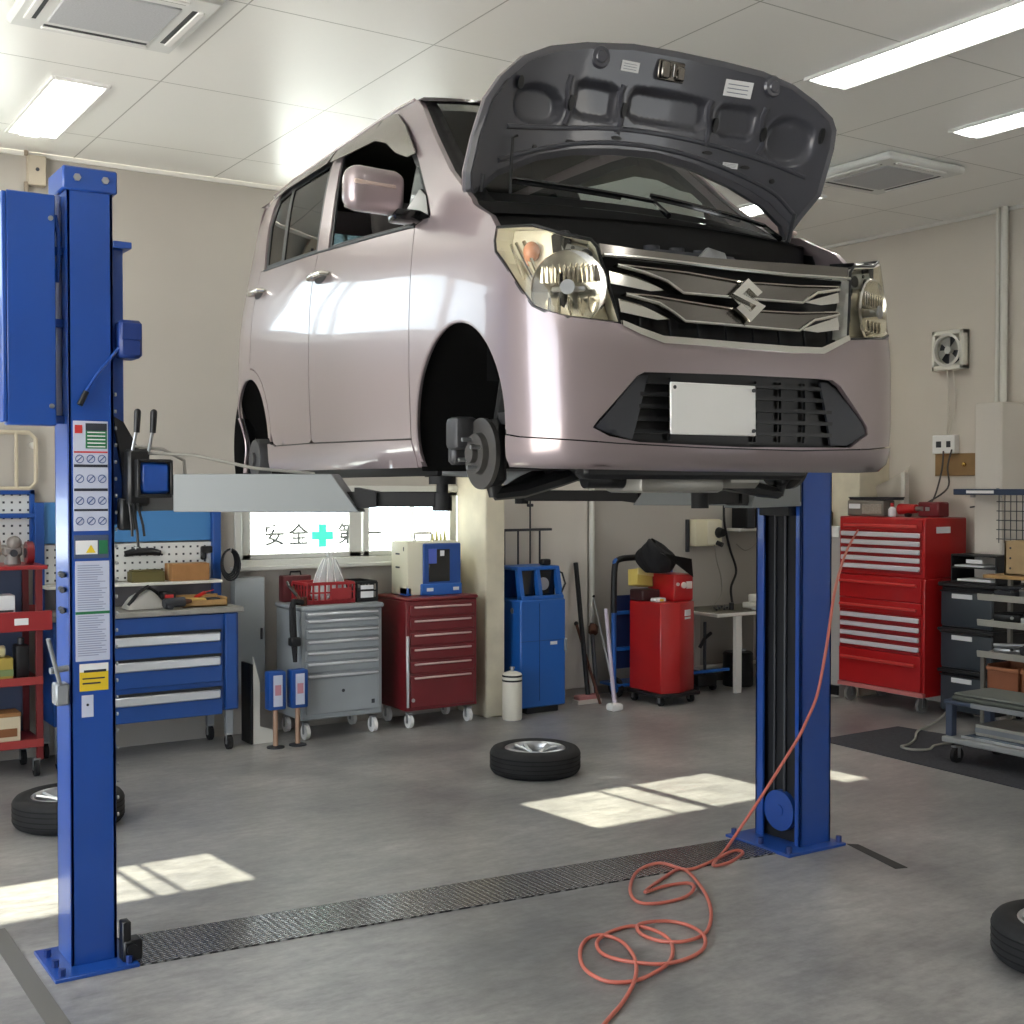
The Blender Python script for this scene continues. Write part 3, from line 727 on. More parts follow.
# brakes and chassis
for sg in (-1, 1):
    c = Vector((0.02, sg*.665, .205)); T = Matrix.Translation(c) @ Matrix.Rotation(R(90), 4, 'X')
    hub = MB(T).lathe([(.0, sg*-.03), (.03, sg*-.03), (.032, sg*-.012), (.066, sg*-.01), (.07, sg*.01), (.118, sg*.012), (.118, sg*.028), (.05, sg*.03), (0, sg*.03)], 36)
    d_ = obj('brake_disc', hub, mat('disc_iron', (96, 94, 92), .45, .8), car)
    st = MB()
    for k in range(4): 
        t = k*PI/2+.4; st.cyl((c.x+.05*math.cos(t), c.y+sg*.01, c.z+.05*math.sin(t)), (c.x+.05*math.cos(t), c.y+sg*.045, c.z+.05*math.sin(t)), .007, seg=8)
    objs('wheel_stud', st, steel, d_)
    obj('brake_caliper', MB().box(-.13, -.03, sg*.665-.05, sg*.665+.035, .22, .33, .02, seg=2).box(-.14, -.09, sg*.66-.04, sg*.66+.02, .17, .24, .012).cyl((-.06, sg*.62, .29), (-.06, sg*.69, .29), .03), mat('cast_grey', (74, 74, 76), .5, .6), car)
    obj('steering_knuckle', MB().box(-.05, .07, sg*.60-.03, sg*.60+.03, .10, .32, .02).cyl((.02, sg*.60, .1), (.02, sg*.60, .06), .028, .018), black, car)
    obj('strut', MB().cyl((.02, sg*.575, .30), (-.02, sg*.50, .62), .028).cyl((-.01, sg*.52, .52), (-.03, sg*.49, .78), .05, .06), MATS['liner_black'], car)
    la = MB().tube([(.02, sg*.60, .072), (.03, sg*.50, .085), (.02, sg*.35, .125), (.02, sg*.22, .16)], [.022, .028, .03, .026], 8)
    la.tube([(.02, sg*.55, .078), (-.12, sg*.42, .11), (-.20, sg*.26, .16)], [.024, .026, .024], 8)
    obj('control_arm', la, black, car)
    obj('drive_shaft', MB().cyl((.02, sg*.58, .20), (.03, sg*.2, .24), .016).cyl((.02, sg*.56, .20), (.02, sg*.50, .205), .04, .028), black, car)
    obj('rear_drum', MB(Matrix.Translation((-2.50, sg*.655, .235)) @ Matrix.Rotation(R(90), 4, 'X')).lathe([(0, -sg*.05), (.035, -sg*.05), (.035, -sg*.035), (.098, -sg*.034), (.104, -sg*.02), (.104, sg*.03), (.085, sg*.04), (0, sg*.04)], 32), mat('drum_grey', (88, 88, 90), .5, .7), car)
    obj('shock_absorber', MB().cyl((-2.55, sg*.52, .20), (-2.60, sg*.48, .7), .022), black, car)
    obj('jack_rail', MB().box(-2.02, -.42, sg*.60-.012, sg*.60+.012, .135, .2, .004), black, car)
obj('rear_axle', MB().box(-2.53, -2.45, -.56, .56, .19, .25, .015), black, car)
obj('front_subframe', MB().box(-.25, .12, -.32, .32, .13, .19, .02).box(.28, .36, -.45, .45, .12, .17, .015).cyl((.1, -.3, .12), (.1, .3, .12), .03), black, car)
obj('undertray', MB().grid(8, 6, lambda u, v: Vector((.30+.28*u, -.55+1.10*v, .155+.0*u)), .01), darkgrey, car)
obj('exhaust_pipe', MB().tube([(.15, .05, .15), (-.3, .08, .12), (-.8, .15, .15), (-1.6, .2, .16), (-2.2, .2, .18), (-2.7, .3, .2)], .024, 10).cyl((-1.0, .17, .14), (-1.35, .19, .14), .06), greysteel, car)
obj('oil_pan', MB().box(-.02, .22, -.15, .2, .075, .14, .02, seg=2).box(.02, .2, .22, .38, .09, .15, .02), mat('alloy', (150, 148, 142), .45, .7), car)
# ------------------------------------------------------------------ room
XR, YB, ZC = 8.5, 8.5, 3.92
XL, YF = -2.6, -3.6
def nodes_floor():
    m = bpy.data.materials.new('worn_concrete'); m.use_nodes = True; nt = m.node_tree; b = nt.nodes['Principled BSDF']; L = nt.links.new
    tc = nt.nodes.new('ShaderNodeTexCoord')
    def noise(sc, det, rough=.6, stretch=None):
        n = nt.nodes.new('ShaderNodeTexNoise'); n.inputs['Scale'].default_value = sc; n.inputs['Detail'].default_value = det; n.inputs['Roughness'].default_value = rough
        if stretch:
            mp = nt.nodes.new('ShaderNodeMapping'); mp.inputs['Scale'].default_value = stretch; L(tc.outputs['Object'], mp.inputs['Vector']); L(mp.outputs[0], n.inputs['Vector'])
        else: L(tc.outputs['Object'], n.inputs['Vector'])
        return n
    def ramp(src, a, c, p0, p1):
        r = nt.nodes.new('ShaderNodeValToRGB'); r.color_ramp.elements[0].position = p0; r.color_ramp.elements[1].position = p1
        r.color_ramp.elements[0].color = a; r.color_ramp.elements[1].color = c; L(src, r.inputs['Fac']); return r
    n1 = noise(.9, 8); r1 = ramp(n1.outputs['Fac'], lin((116, 116, 118)), lin((174, 172, 168)), .32, .68)
    n2 = noise(6, 8, .7, (1, 2.6, 1)); r2 = ramp(n2.outputs['Fac'], (.62, .62, .62, 1), (1.10, 1.10, 1.10, 1), .33, .64)
    n3 = noise(28, 4); r3 = ramp(n3.outputs['Fac'], (.86, .86, .86, 1), (1.05, 1.05, 1.05, 1), .3, .6)
    m1 = nt.nodes.new('ShaderNodeMixRGB'); m1.blend_type = 'MULTIPLY'; m1.inputs[0].default_value = .8; L(r1.outputs[0], m1.inputs[1]); L(r2.outputs[0], m1.inputs[2])
    m2 = nt.nodes.new('ShaderNodeMixRGB'); m2.blend_type = 'MULTIPLY'; m2.inputs[0].default_value = .7; L(m1.outputs[0], m2.inputs[1]); L(r3.outputs[0], m2.inputs[2])
    L(m2.outputs[0], b.inputs['Base Color'])
    rr = nt.nodes.new('ShaderNodeMapRange'); rr.inputs[3].default_value = .2; rr.inputs[4].default_value = .5; L(n2.outputs['Fac'], rr.inputs[0]); L(rr.outputs[0], b.inputs['Roughness'])
    bp = nt.nodes.new('ShaderNodeBump'); bp.inputs['Strength'].default_value = .12; bp.inputs['Distance'].default_value = .01; L(n3.outputs['Fac'], bp.inputs['Height']); L(bp.outputs[0], b.inputs['Normal'])
    b.inputs['Specular IOR Level'].default_value = .5
    return m
def nodes_ceiling():
    m = bpy.data.materials.new('ceiling_boards'); m.use_nodes = True; nt = m.node_tree; b = nt.nodes['Principled BSDF']; L = nt.links.new
    tc = nt.nodes.new('ShaderNodeTexCoord'); sp = nt.nodes.new('ShaderNodeSeparateXYZ'); L(tc.outputs['Object'], sp.inputs[0])
    def line(o, off, per, w):
        a = nt.nodes.new('ShaderNodeMath'); a.operation = 'ADD'; a.inputs[1].default_value = -off; L(o, a.inputs[0])
        p = nt.nodes.new('ShaderNodeMath'); p.operation = 'PINGPONG'; p.inputs[1].default_value = per/2; L(a.outputs[0], p.inputs[0])
        g = nt.nodes.new('ShaderNodeMath'); g.operation = 'LESS_THAN'; g.inputs[1].default_value = w; L(p.outputs[0], g.inputs[0]); return g
    g1 = line(sp.outputs[0], 2.08, .95, .004); g2 = line(sp.outputs[1], 6.64, 1.27, .004)
    mx = nt.nodes.new('ShaderNodeMath'); mx.operation = 'MAXIMUM'; L(g1.outputs[0], mx.inputs[0]); L(g2.outputs[0], mx.inputs[1])
    c = nt.nodes.new('ShaderNodeMixRGB'); c.inputs[1].default_value = lin((246, 246, 243)); c.inputs[2].default_value = lin((178, 178, 174)); L(mx.outputs[0], c.inputs[0]); L(c.outputs[0], b.inputs['Base Color'])
    b.inputs['Roughness'].default_value = .33; b.inputs['Specular IOR Level'].default_value = .5
    return m
floorm = nodes_floor(); ceilm = nodes_ceiling()
wallm = mat('wall_paint', (174, 169, 161), .8, noise=.05, nscale=1.2)
wallp = mat('lit_panel_paint', (210, 204, 195), .75, noise=.05, nscale=1.5)  # pale panels, colour also lightened for more light than the upper wall gets
pillarm = mat('stained_cream_paint', (214, 206, 184), .7, noise=.16, nscale=4)
struct('floor', MB().box(XL-.2, XR+.2, YF-.2, YB+.2, -.15, 0, 0), floorm)
struct('ceiling', MB().box(XL-.2, XR+.2, YF-.2, YB+.2, ZC, ZC+.15, 0), ceilm)
def holed(name, x0, x1, z0, z1, holes, y0, y1, m, M=None):
    xs = sorted({x0, x1, *[h[0] for h in holes], *[h[1] for h in holes]}); zs = sorted({z0, z1, *[h[2] for h in holes], *[h[3] for h in holes]})
    mb = MB(M)
    for a, b in zip(xs, xs[1:]):
        for c, d in zip(zs, zs[1:]):
            mx, mz = (a+b)/2, (c+d)/2
            if any(h[0] < mx < h[1] and h[2] < mz < h[3] for h in holes): continue
            mb.box(a, b, y0, y1, c, d, 0)
    return struct(name, mb, m)
WIN = (3.22, 5.06, 1.24, 1.72); WINB = (-.70, 1.47, 1.24, 1.72); WINU = (-.6, 1.82, 2.94, 3.60); WIND = (3.49, 4.95, 2.98, 3.84); SUN_SLIT = (5.36, 5.56, 3.24, 3.86)
holed('wall_back', XL-.2, XR+.2, 0, ZC, [WIN, WINB, WINU, WIND, SUN_SLIT], YB, YB+.08, wallm)
struct('wall_right', MB().box(XR, XR+.2, YF, YB, 0, ZC, 0), mat('lit_side_wall', (206, 199, 188), .75, noise=.04, nscale=1.2))  # room paint with the brighter light on this wall put into its colour
holed('wall_left', YF, YB, 0, ZC, [(1.0, 5.9, 0, 3.85)], 0, .2, wallm, Matrix(((0, -1, 0, XL), (1, 0, 0, 0), (0, 0, 1, 0), (0, 0, 0, 1))))
holed('wall_front', XL-.2, XR+.2, 0, ZC, [(6.4, 8.0, 0, 2.4)], YF-.2, YF, wallm)
struct('trim_1', MB().box(5.0, 5.17, 8.06, YB, 0, ZC, .01), pillarm)          # cream pillar
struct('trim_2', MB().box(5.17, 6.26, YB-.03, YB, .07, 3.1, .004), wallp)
struct('trim_3', MB().cyl((6.29, 8.455, 0), (6.29, 8.455, ZC), .025, seg=14), offwhite)
struct('trim_4', MB().box(8.12, XR, 7.18, 7.50, 0, ZC-.9, .01), pillarm)
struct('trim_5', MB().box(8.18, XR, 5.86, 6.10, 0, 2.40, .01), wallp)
struct('trim_6', MB().cyl((8.45, 6.10, 2.36), (8.45, 6.10, ZC), .018, seg=14).cyl((8.45, 6.045, 2.36), (8.45, 6.045, ZC), .028, seg=14), offwhite)
struct('trim_7', MB().box(XL, XR, YB-.02, YB, ZC-.03, ZC, .004).box(XR-.02, XR, YF, YB, ZC-.03, ZC, .004), mat('cornice_white', (225, 224, 218), .5))
struct('baseboard_back', MB().box(6.32, XR, YB-.012, YB, 0, .07, .003), mat('baseboard_grey', (120, 116, 110), .6))
# floor joints and marks
jm = mat('floor_joint', (58, 56, 54), .9)
struct('trim_8', MB().box(.93, 1.0, 2.4, 5.25, .0005, .003, 0).box(.62, .66, 2.4, 4.7, .0005, .003, 0), mat('joint_fill_grey', (104, 102, 98), .85))
struct('trim_9', MB().prism([(4.72, 4.24), (4.76, 4.20), (4.66, 3.82), (4.60, 3.84)], .0005, .003), jm)
# windows
alu = mat('window_aluminium', (206, 206, 200), .4, .3)
def window(name, W, mull, fw=.05):
    mb = MB(); x0, x1, z0, z1 = W; y = YB
    mb.box(x0-fw, x1+fw, y-.02, y+.07, z0-fw, z0, .004).box(x0-fw, x1+fw, y-.02, y+.07, z1, z1+fw, .004)
    mb.box(x0-fw, x0, y-.02, y+.07, z0, z1, .004).box(x1, x1+fw, y-.02, y+.07, z0, z1, .004)
    w = struct(name, mb, alu)
    sash = MB()
    for xm, hw in mull: sash.box(xm-hw, xm+hw, y+.02, y+.06, z0, z1, .003)
    sash.box(x0, x1, y+.02, y+.06, z0, z0+.035, .003).box(x0, x1, y+.02, y+.06, z1-.03, z1, .003)
    obj('window_sash', sash, alu, w)
    obj('window_pane', MB().box(x0, x1, y+.038, y+.042, z0+.02, z1-.02, 0), glassclear, w)
    obj('window_sill', MB().box(x0-fw*1.6, x1+fw*1.6, y-.07, y+.02, z0-.075, z0-.045, .006), alu, w)
    return w
w1 = window('window_1', WIN, [(3.27, .03), (4.13, .05), (4.22, .025), (4.98, .03)])
window('window_2', WINB, [(-.6, .03), (.35, .05), (1.42, .03)])
window('window_3', WINU, [(-.5, .03), (.42, .05), (1.78, .03), (1.30, .015), (1.42, .012)])
window('added_sun_slit', SUN_SLIT, [], .012)  # unseen slit behind the car, added to cast the sun strip on the floor
window('window_4', WIND, [(3.505, .015), (4.06, .012), (4.30, .035), (4.92, .02)], .012)
filmg = film('window_film_grey', (150, 152, 150)); teal = film('safety_cross_green', (130, 250, 214))
zt = 1.40
for ch, px in (('安', 276), ('全', 299), ('第', 347), ('一', 372)):
    text_obj('window_lettering', ch, .165, Matrix.Translation((3.22+(px-243)/225*1.84, YB+.034, zt)) @ Matrix.Rotation(R(90), 4, 'X'), filmg, w1, .0005, .0022)
cx = 3.22+(322-243)/225*1.84
obj('safety_cross', MB().box(cx-.085, cx+.085, YB+.030, YB+.034, zt-.03, zt+.03, 0).box(cx-.03, cx+.03, YB+.030, YB+.034, zt+.0302, zt+.085, 0).box(cx-.03, cx+.03, YB+.030, YB+.034, zt-.085, zt-.0302, 0), teal, w1)
# outside
struct('ground', MB().box(-30, 40, YB+.2, 60, -.2, -.05, 0).box(-40, XL-.2, -40, YB+.2, -.2, -.05, 0).box(XL-.2, 40, -40, YF-.2, -.2, -.05, 0), mat('yard_gravel', (244, 242, 238), .9, noise=.1, nscale=2))
aw = MB()
aw.box(-1.4, 5.6, YB+.2, YB+1.26, 1.945, 1.985, .005)
struct('added_sun_block', aw, offwhite)  # unseen slab, added to keep the sun out of the lower windows
fnc = thing('wire_fence', 'pale wire mesh fence standing outside the window with safety lettering', 'fence', (0, 12.2, -.05))
fm = mat('fence_wire', (150, 152, 150), .5, .3)
mesh = MB()
for k in range(10): mesh.cyl((-1, 0, .15+.2*k), (10.5, 0, .15+.2*k), .004, seg=5)
for k in range(116): mesh.cyl((-1+.1*k, 0, .1), (-1+.1*k, 0, 1.98), .003, seg=4)
obj('wire_mesh', mesh, fm, fnc)
for k in range(7): obj('fence_post', MB().cyl((-1+1.9*k, 0, 0), (-1+1.9*k, 0, 2.05), .025, seg=10), fm, fnc)

# ------------------------------------------------------------------ ceiling lamps and air conditioners
lampglow = mat('lamp_tube_glow', (255, 255, 255), .5, emit=(255, 252, 244), estr=11.0)
def lamp(label, x, y, w, l):
    t = thing('ceiling_light', label, 'ceiling light', (x, y, ZC-.002), 0, 'recessed ceiling lights')
    fr = MB()
    fr.box(-w/2-.02, -w/2, -l/2-.02, l/2+.02, -.018, 0, .003).box(w/2, w/2+.02, -l/2-.02, l/2+.02, -.018, 0, .003)
    fr.box(-w/2, w/2, -l/2-.02, -l/2, -.018, 0, .003).box(-w/2, w/2, l/2, l/2+.02, -.018, 0, .003)
    obj('lamp_frame', fr, white, t)
    rf = MB(); 
    rf.poly([(-w/2, -l/2, -.004), (w/2, -l/2, -.004), (w/2, l/2, -.004), (-w/2, l/2, -.004)])
    obj('reflector_tray', rf, mat('reflector_white', (244, 246, 244), .5, emit=(250, 252, 250), estr=2.5), t)
    obj('lamp_tube', MB().box(-w*.30, w*.12, -l/2+.04, l/2-.02, -.03, -.012, .006), lampglow, t)
    return t
lamp('short bright recessed ceiling light by the back wall corner above the blue lift post', 1.72, 7.44, .27, 1.16)
lamp('long recessed ceiling light running from the hood towards the camera', 5.06, 3.85, .27, 1.72)
lamp('recessed ceiling light over the low trolley near the side wall', 6.49, 4.40, .24, 1.04)
lamp('recessed ceiling light glimpsed through the gap under the raised hood', 6.87, 7.13, .27, 1.16)
t = lamp('unseen added ceiling light over the entrance side of the garage', 2.9, 1.0, .27, 1.6)  # out of view, added for its light and reflections
t = lamp('ceiling light over the far back of the car roof', 4.4, 6.9, .27, 1.16)
slot = mat('slot_shadow_grey', (70, 72, 74), .7); grillem = mat('air_intake_grille', (186, 188, 192), .6, noise=.1, nscale=120)
def cassette(label, x, y, s, rz=0):
    t = thing('air_conditioner', label, 'air conditioner', (x, y, ZC-.004), rz, 'ceiling cassette air conditioners')
    obj('casing', MB().box(-s, s, -s, s, -.05, 0, .015), mat('aircon_white', (222, 224, 222), .4), t)
    g = s*.62
    obj('intake_grille', MB().box(-g, g, -g, g, -.058, -.045, .006), grillem, t)
    for k in range(4):
        M = Matrix.Rotation(k*PI/2, 4, 'Z')
        obj('air_slot', MB(M).box(-g*1.0, g*1.0, s*.74, s*.82, -.052, -.045, .002), slot, t)
        obj('louvre', MB(M).box(-g*1.02, g*1.02, s*.80, s*.88, -.060, -.048, .003), white, t)
    return t
cassette('ceiling cassette air conditioner above the side cover of the blue lift post', 1.57, 5.68, .38)
cassette('ceiling cassette air conditioner in front of the wall fan', 6.78, 5.80, .38)

# ------------------------------------------------------------------ lift posts
def arm(t, p0, p1, frac, w=.13, z0=1.668, z1=1.808, padz=1.80):
    """grey box arm from p0 to p1 with a black sliding end and a pad; coordinates are local to t"""
    a, c = Vector((*p0, 0)), Vector((*p1, 0)); d = (c-a); L = d.length; ang = math.atan2(d.y, d.x)
    M = Matrix.Translation((*p0, 0)) @ Matrix.Rotation(ang, 4, 'Z')
    e = L*frac
    b = MB(M @ Matrix.Rotation(R(90), 4, 'X'))
    b.prism([(0, z0), (e, z0), (e-.10, z1), (0, z1)], -w/2, w/2, bev=.003)
    o = obj('arm', b, mat('arm_light_grey', (122, 126, 127), .5, .1), t)
    ex = MB(M).box(e-.25, L-.02, -.03, .03, z0+.02, z0+.075, .004)
    ex.prism([(e-.02, z0+.01), (e+.06, z0+.02), (e+.06, z0+.075), (e-.02, z0+.09)], -.045, .045, Matrix.Rotation(R(90), 4, 'X'))
    obj('arm_extension', ex, mat('arm_black', (12, 12, 14), .7), o)
    pd = MB(M).cyl((L, 0, z0+.005), (L, 0, z0+.07), .036, seg=18).cyl((L, 0, z0+.07), (L, 0, padz-.03), .022, seg=14).cyl((L, 0, padz-.03), (L, 0, padz-.001), .05, seg=20)
    obj('lift_pad', pd, rubber, o)
    return o
lp = thing('lift_post', 'blue lift post covered in instruction stickers with levers on its side', 'car lift post', (1.195, 4.66, 0), 0, 'two-post lift columns')
H_ = 2.88
col = MB().box(-.08, .085, 0, .012, .012, H_, .003).box(-.08, -.066, 0, .20, .012, H_, .003).box(-.08, .085, .188, .20, .012, H_, .003).box(.071, .085, 0, .04, .012, H_, .003).box(.071, .085, .16, .20, .012, H_, .003)
obj('column', col, blue, lp)
tc_ = obj('top_cap', MB().box(-.095, .10, -.012, .21, H_-.05, H_+.035, .006), blue, lp)
for x in (-.045, .055): obj('cap_bolt', MB().cyl((x, -.012, H_-.005), (x, -.02, H_-.005), .014, seg=6), steel, tc_)
cg = obj('carriage', MB().box(.085, .13, .03, .17, 1.62, 2.66, .004).box(.085, .155, .0, .19, 2.64, 2.665, .003), blue, lp)
obj('lock_housing', MB().box(.10, .185, -.03, .09, 2.235, 2.375, .012).box(.105, .18, -.036, -.028, 2.30, 2.365, .004), mat('deep_blue', (24, 52, 118), .4), cg)
obj('arm_yoke', MB().box(.12, .20, -.06, .20, 1.69, 1.90, .01).box(.10, .16, -.03, .03, 1.60, 1.72, .008).prism([(.085, 2.02), (.12, 2.0), (.20, 1.86), (.12, 1.80)], -.05, .0, Matrix.Rotation(R(90), 4, 'X')), black, cg)
obj('square_tube', MB().box(.155, .265, -.09, .04, 1.735, 1.85, .012), blue, cg)
obj('tube_surround', MB().box(.148, .27, -.094, -.075, 1.72, 1.735, .003).box(.148, .27, -.094, -.075, 1.85, 1.862, .003).box(.142, .155, -.094, .03, 1.72, 1.862, .003).box(.265, .275, -.094, .03, 1.73, 1.86, .003), black, cg)
for (x, dx) in ((.135, .03), (.195, .03)):
    h = obj('release_lever', MB().cyl((x, -.05, 1.88), (x+dx*.5, -.06, 1.97), .006, seg=8), steel, lp)
    obj('lever_knob', MB().cyl((x+dx*.5, -.06, 1.96), (x+dx*.62, -.062, 2.035), .011, .013, seg=12).sphere((x+dx*.62, -.062, 2.035), .0125), black, h)
h = obj('lock_lever', MB().tube([(.10, -.012, 2.27), (.02, -.022, 2.17), (-.025, -.026, 2.10)], .006, 8), blue, lp)
obj('lever_grip', MB().tube([(-.02, -.026, 2.105), (-.045, -.028, 2.055)], .011, 10), black, h)
hs_ = MB()
for k in range(3):
    hs_.tube([(.12+.014*k, -.07, 1.70), (.124+.02*k, -.085, 1.62-.03*(k % 2)), (.128+.022*k, -.075, 1.58-.04*(k % 2))], .005, 6)
objs('wire_end', hs_, black, lp)
hs_ = MB()
hs_.tube([(.15, -.03, 1.91), (.25, -.05, 1.90), (.34, -.02, 1.86), (.33, -.07, 1.76), (.31, -.06, 1.70)], .006, 6)
hs_.tube([(.20, -.04, 1.885), (.35, -.1, 1.88), (.55, -.2, 1.83), (.75, -.3, 1.81)], .006, 6)
objs('cable_loop', hs_, cordgrey, lp)
obj('base_plate', MB().prism([(-.16, -.10), (.14, -.10), (.14, .24), (-.16, .24)], 0, .014, bev=.002), blue, lp)
bb_ = MB()
for (x, y) in ((-.13, -.07), (-.13, .03), (-.13, .15), (.11, -.07), (.11, .2)): bb_.cyl((x, y, .014), (x, y, .04), .013, seg=6)
objs('anchor_bolt', bb_, mat('anchor_blue', (26, 50, 110), .4), lp)
obj('base_bracket', MB().box(.088, .12, -.06, -.01, .014, .16, .004).box(.09, .16, -.07, .0, .014, .09, .006).cyl((.12, -.08, .06), (.12, -.06, .06), .02), black, lp)
sb = obj('side_cover', MB().box(-.285, -.118, .0, .06, 1.98, 2.805, .004).box(-.30, -.285, .0, .10, 1.99, 2.80, .003), blue, lp)
for z in (2.05, 2.72): obj('cover_bolt', MB().cyl((-.135, 0, z), (-.135, -.006, z), .009, seg=10), steel, sb)
bk = MB().box(-.13, -.07, .05, .07, 2.60, 2.63, .003).box(-.13, -.07, .05, .07, 2.34, 2.37, .003).box(-.13, -.07, .05, .07, 1.99, 2.02, .003)
bk.tube([(-.11, .04, 2.74), (-.10, .03, 2.66), (-.10, .035, 2.58), (-.105, .04, 2.5)], .008, 8)
objs('cover_bracket', bk, blue, lp)
obj('hydraulic_cylinder', MB().cyl((-.10, .10, 2.0), (-.10, .10, 2.82), .028, seg=16), mat('cylinder_pale', (220, 222, 224), .3, .5), lp)
bt_ = MB()
for k in range(26): bt_.cyl((.087, -.003, .55+.062*k), (.093, -.003, .55+.062*k), .007, seg=8)
objs('rivet', bt_, steel, lp)
mk = MB()
for z in (1.44, 1.385, 1.31): mk.tube([(-.10, .02, z), (-.083, .05, z), (-.083, .12, z)], .010, 6)
objs('cable_clip', mk, black, lp)
hl_ = obj('pedal_handle', MB().tube([(-.085, .06, 1.00), (-.12, -.02, 1.06), (-.165, -.05, 1.22)], .008, 8).box(-.13, -.082, -.01, .06, .97, 1.05, .006).cyl((-.15, -.01, 1.10), (-.085, 0, 1.105), .012), greysteel, lp)
# stickers on the front face
def sticker(x0, x1, z0, z1, m, name='sticker'): return obj(name, MB().box(x0, x1, -.0022, 0, z0, z1, .0005), m, lp)
s1 = sticker(-.062, .062, 1.60, 2.00, sheet, 'warning_sticker')
pr = MB().box(-.018, .058, -.0035, -.002, 1.90, 1.985, 0)
obj('print_block', pr, green, s1)
obj('print_block', MB().box(-.018, .058, -.0037, -.002, 1.965, 1.992, 0).box(-.06, .06, -.0037, -.002, 1.832, 1.842, 0).box(-.06, .06, -.0037, -.002, 1.745, 1.755, 0).box(-.06, .06, -.0037, -.002, 1.672, 1.68, 0), ink, s1)
obj('print_block', MB().box(-.06, .06, -.0037, -.002, 1.884, 1.890, 0).box(-.056, -.03, -.0037, -.002, 1.955, 1.985, 0), redprint, s1)
ic = MB()
for z in (1.862, 1.79, 1.71, 1.636):
    for k, x in enumerate((-.04, 0, .04)):
        ic.tube([(x+.014*math.cos(q*PI/8), -.003, z+.014*math.sin(q*PI/8)) for q in range(16)], .0015, 4, True)
        ic.tube([(x-.009, -.003, z-.009), (x+.009, -.003, z+.009)], .0018, 4)
objs('pictogram', ic, mat('print_blue', (60, 84, 140), .6), s1)
ln = MB()
for k in range(5): ln.box(-.012, .052, -.0042, -.003, 1.905+.013*k, 1.909+.013*k, 0)
obj('print_lines', ln, paper, s1)
s2 = sticker(-.062, .062, 1.50, 1.585, mat('sticker_dark', (70, 82, 110), .5), 'caution_sticker')
obj('print_block', MB().box(-.056, .022, -.0037, -.002, 1.515, 1.565, 0), paper, s2)
obj('print_block', MB().prism([(-.02, 1.52), (.015, 1.52), (-.002, 1.55)], .002, .0045, Matrix.Rotation(R(90), 4, 'X')), yellow, s2)
obj('print_block', MB().box(.028, .058, -.0037, -.002, 1.515, 1.565, 0), green, s2)
s3 = sticker(-.058, .064, 1.125, 1.49, sheet, 'manual_sheet')
ln = MB(); rng = random.Random(3)
for k in range(40):
    z = 1.472-.0084*k
    if 1.295 < z < 1.312: continue
    ln.box(-.05, .02+.035*rng.random(), -.0034, -.002, z, z+.003, 0)
obj('print_lines', ln, printpale, s3)
obj('print_rule', MB().box(-.058, .064, -.0036, -.002, 1.296, 1.306, 0), green, s3)
s4 = sticker(-.045, .058, 1.015, 1.115, yellow, 'yellow_label')
obj('print_block', MB().box(-.045, .058, -.0036, -.002, 1.085, 1.115, 0), paper, s4)
obj('print_block', MB().box(-.03, .05, -.004, -.002, 1.083, 1.092, 0).box(-.035, .03, -.0036, -.002, 1.04, 1.046, 0).box(-.035, .045, -.0036, -.002, 1.058, 1.063, 0), ink, s4)
s5 = sticker(-.038, .004, .92, 1.0, sheet, 'small_label')
obj('print_dot', MB().cyl((-.017, -.001, .965), (-.017, -.004, .965), .005, seg=10), ink, s5)
arm(lp, (.305, -.07), (1.085, -.68), .70)
arm(lp, (.17, .12), (1.225, .86), .55)

rp = thing('lift_post', 'blue lift post with a black cable channel standing beside the red hose', 'car lift post', (4.56, 4.445, 0), 0, 'two-post lift columns')
col = MB().box(-.11, .10, -.155, -.14, .012, H_, .003).box(-.11, .10, .14, .155, .012, H_, .003).box(.085, .10, -.155, .155, .012, H_, .003).box(-.11, -.096, -.155, -.115, .012, H_, .003).box(-.11, -.096, .10, .155, .012, H_, .003)
obj('column', col, blue, rp)
obj('channel_lining', MB().box(-.07, -.055, -.138, .138, .012, H_, 0), mat('greased_black', (16, 18, 24), .6), rp)
ch = MB()
for y, r_ in ((-.02, .008), (.05, .006)): ch.cyl((-.08, y, .2), (-.08, y, 1.7), r_, seg=8)
objs('lift_cable', ch, darkgrey, rp)
obj('cable_pulley', MB().cyl((-.10, .0, .16), (-.06, .0, .16), .10, seg=28).cyl((-.104, .0, .16), (-.10, .0, .16), .03, seg=14), blue, rp)
obj('carriage', MB().box(-.15, -.06, -.11, .095, 1.62, 2.4, .004).box(-.22, -.11, -.16, .16, 1.68, 1.82, .01), black, rp)
obj('base_plate', MB().prism([(-.25, -.22), (.14, -.22), (.14, .22), (-.25, .22)], 0, .014, bev=.002), blue, rp)
bb_ = MB()
for (x, y) in ((-.22, -.19), (-.22, .0), (-.22, .19), (.12, -.19), (.12, .19)): bb_.cyl((x, y, .014), (x, y, .045), .014, seg=6)
objs('anchor_bolt', bb_, MATS['anchor_blue'], rp)
arm(rp, (-.13, -.09), (-1.13, -.575), .62)
arm(rp, (-.13, .09), (-.98, .975), .52)

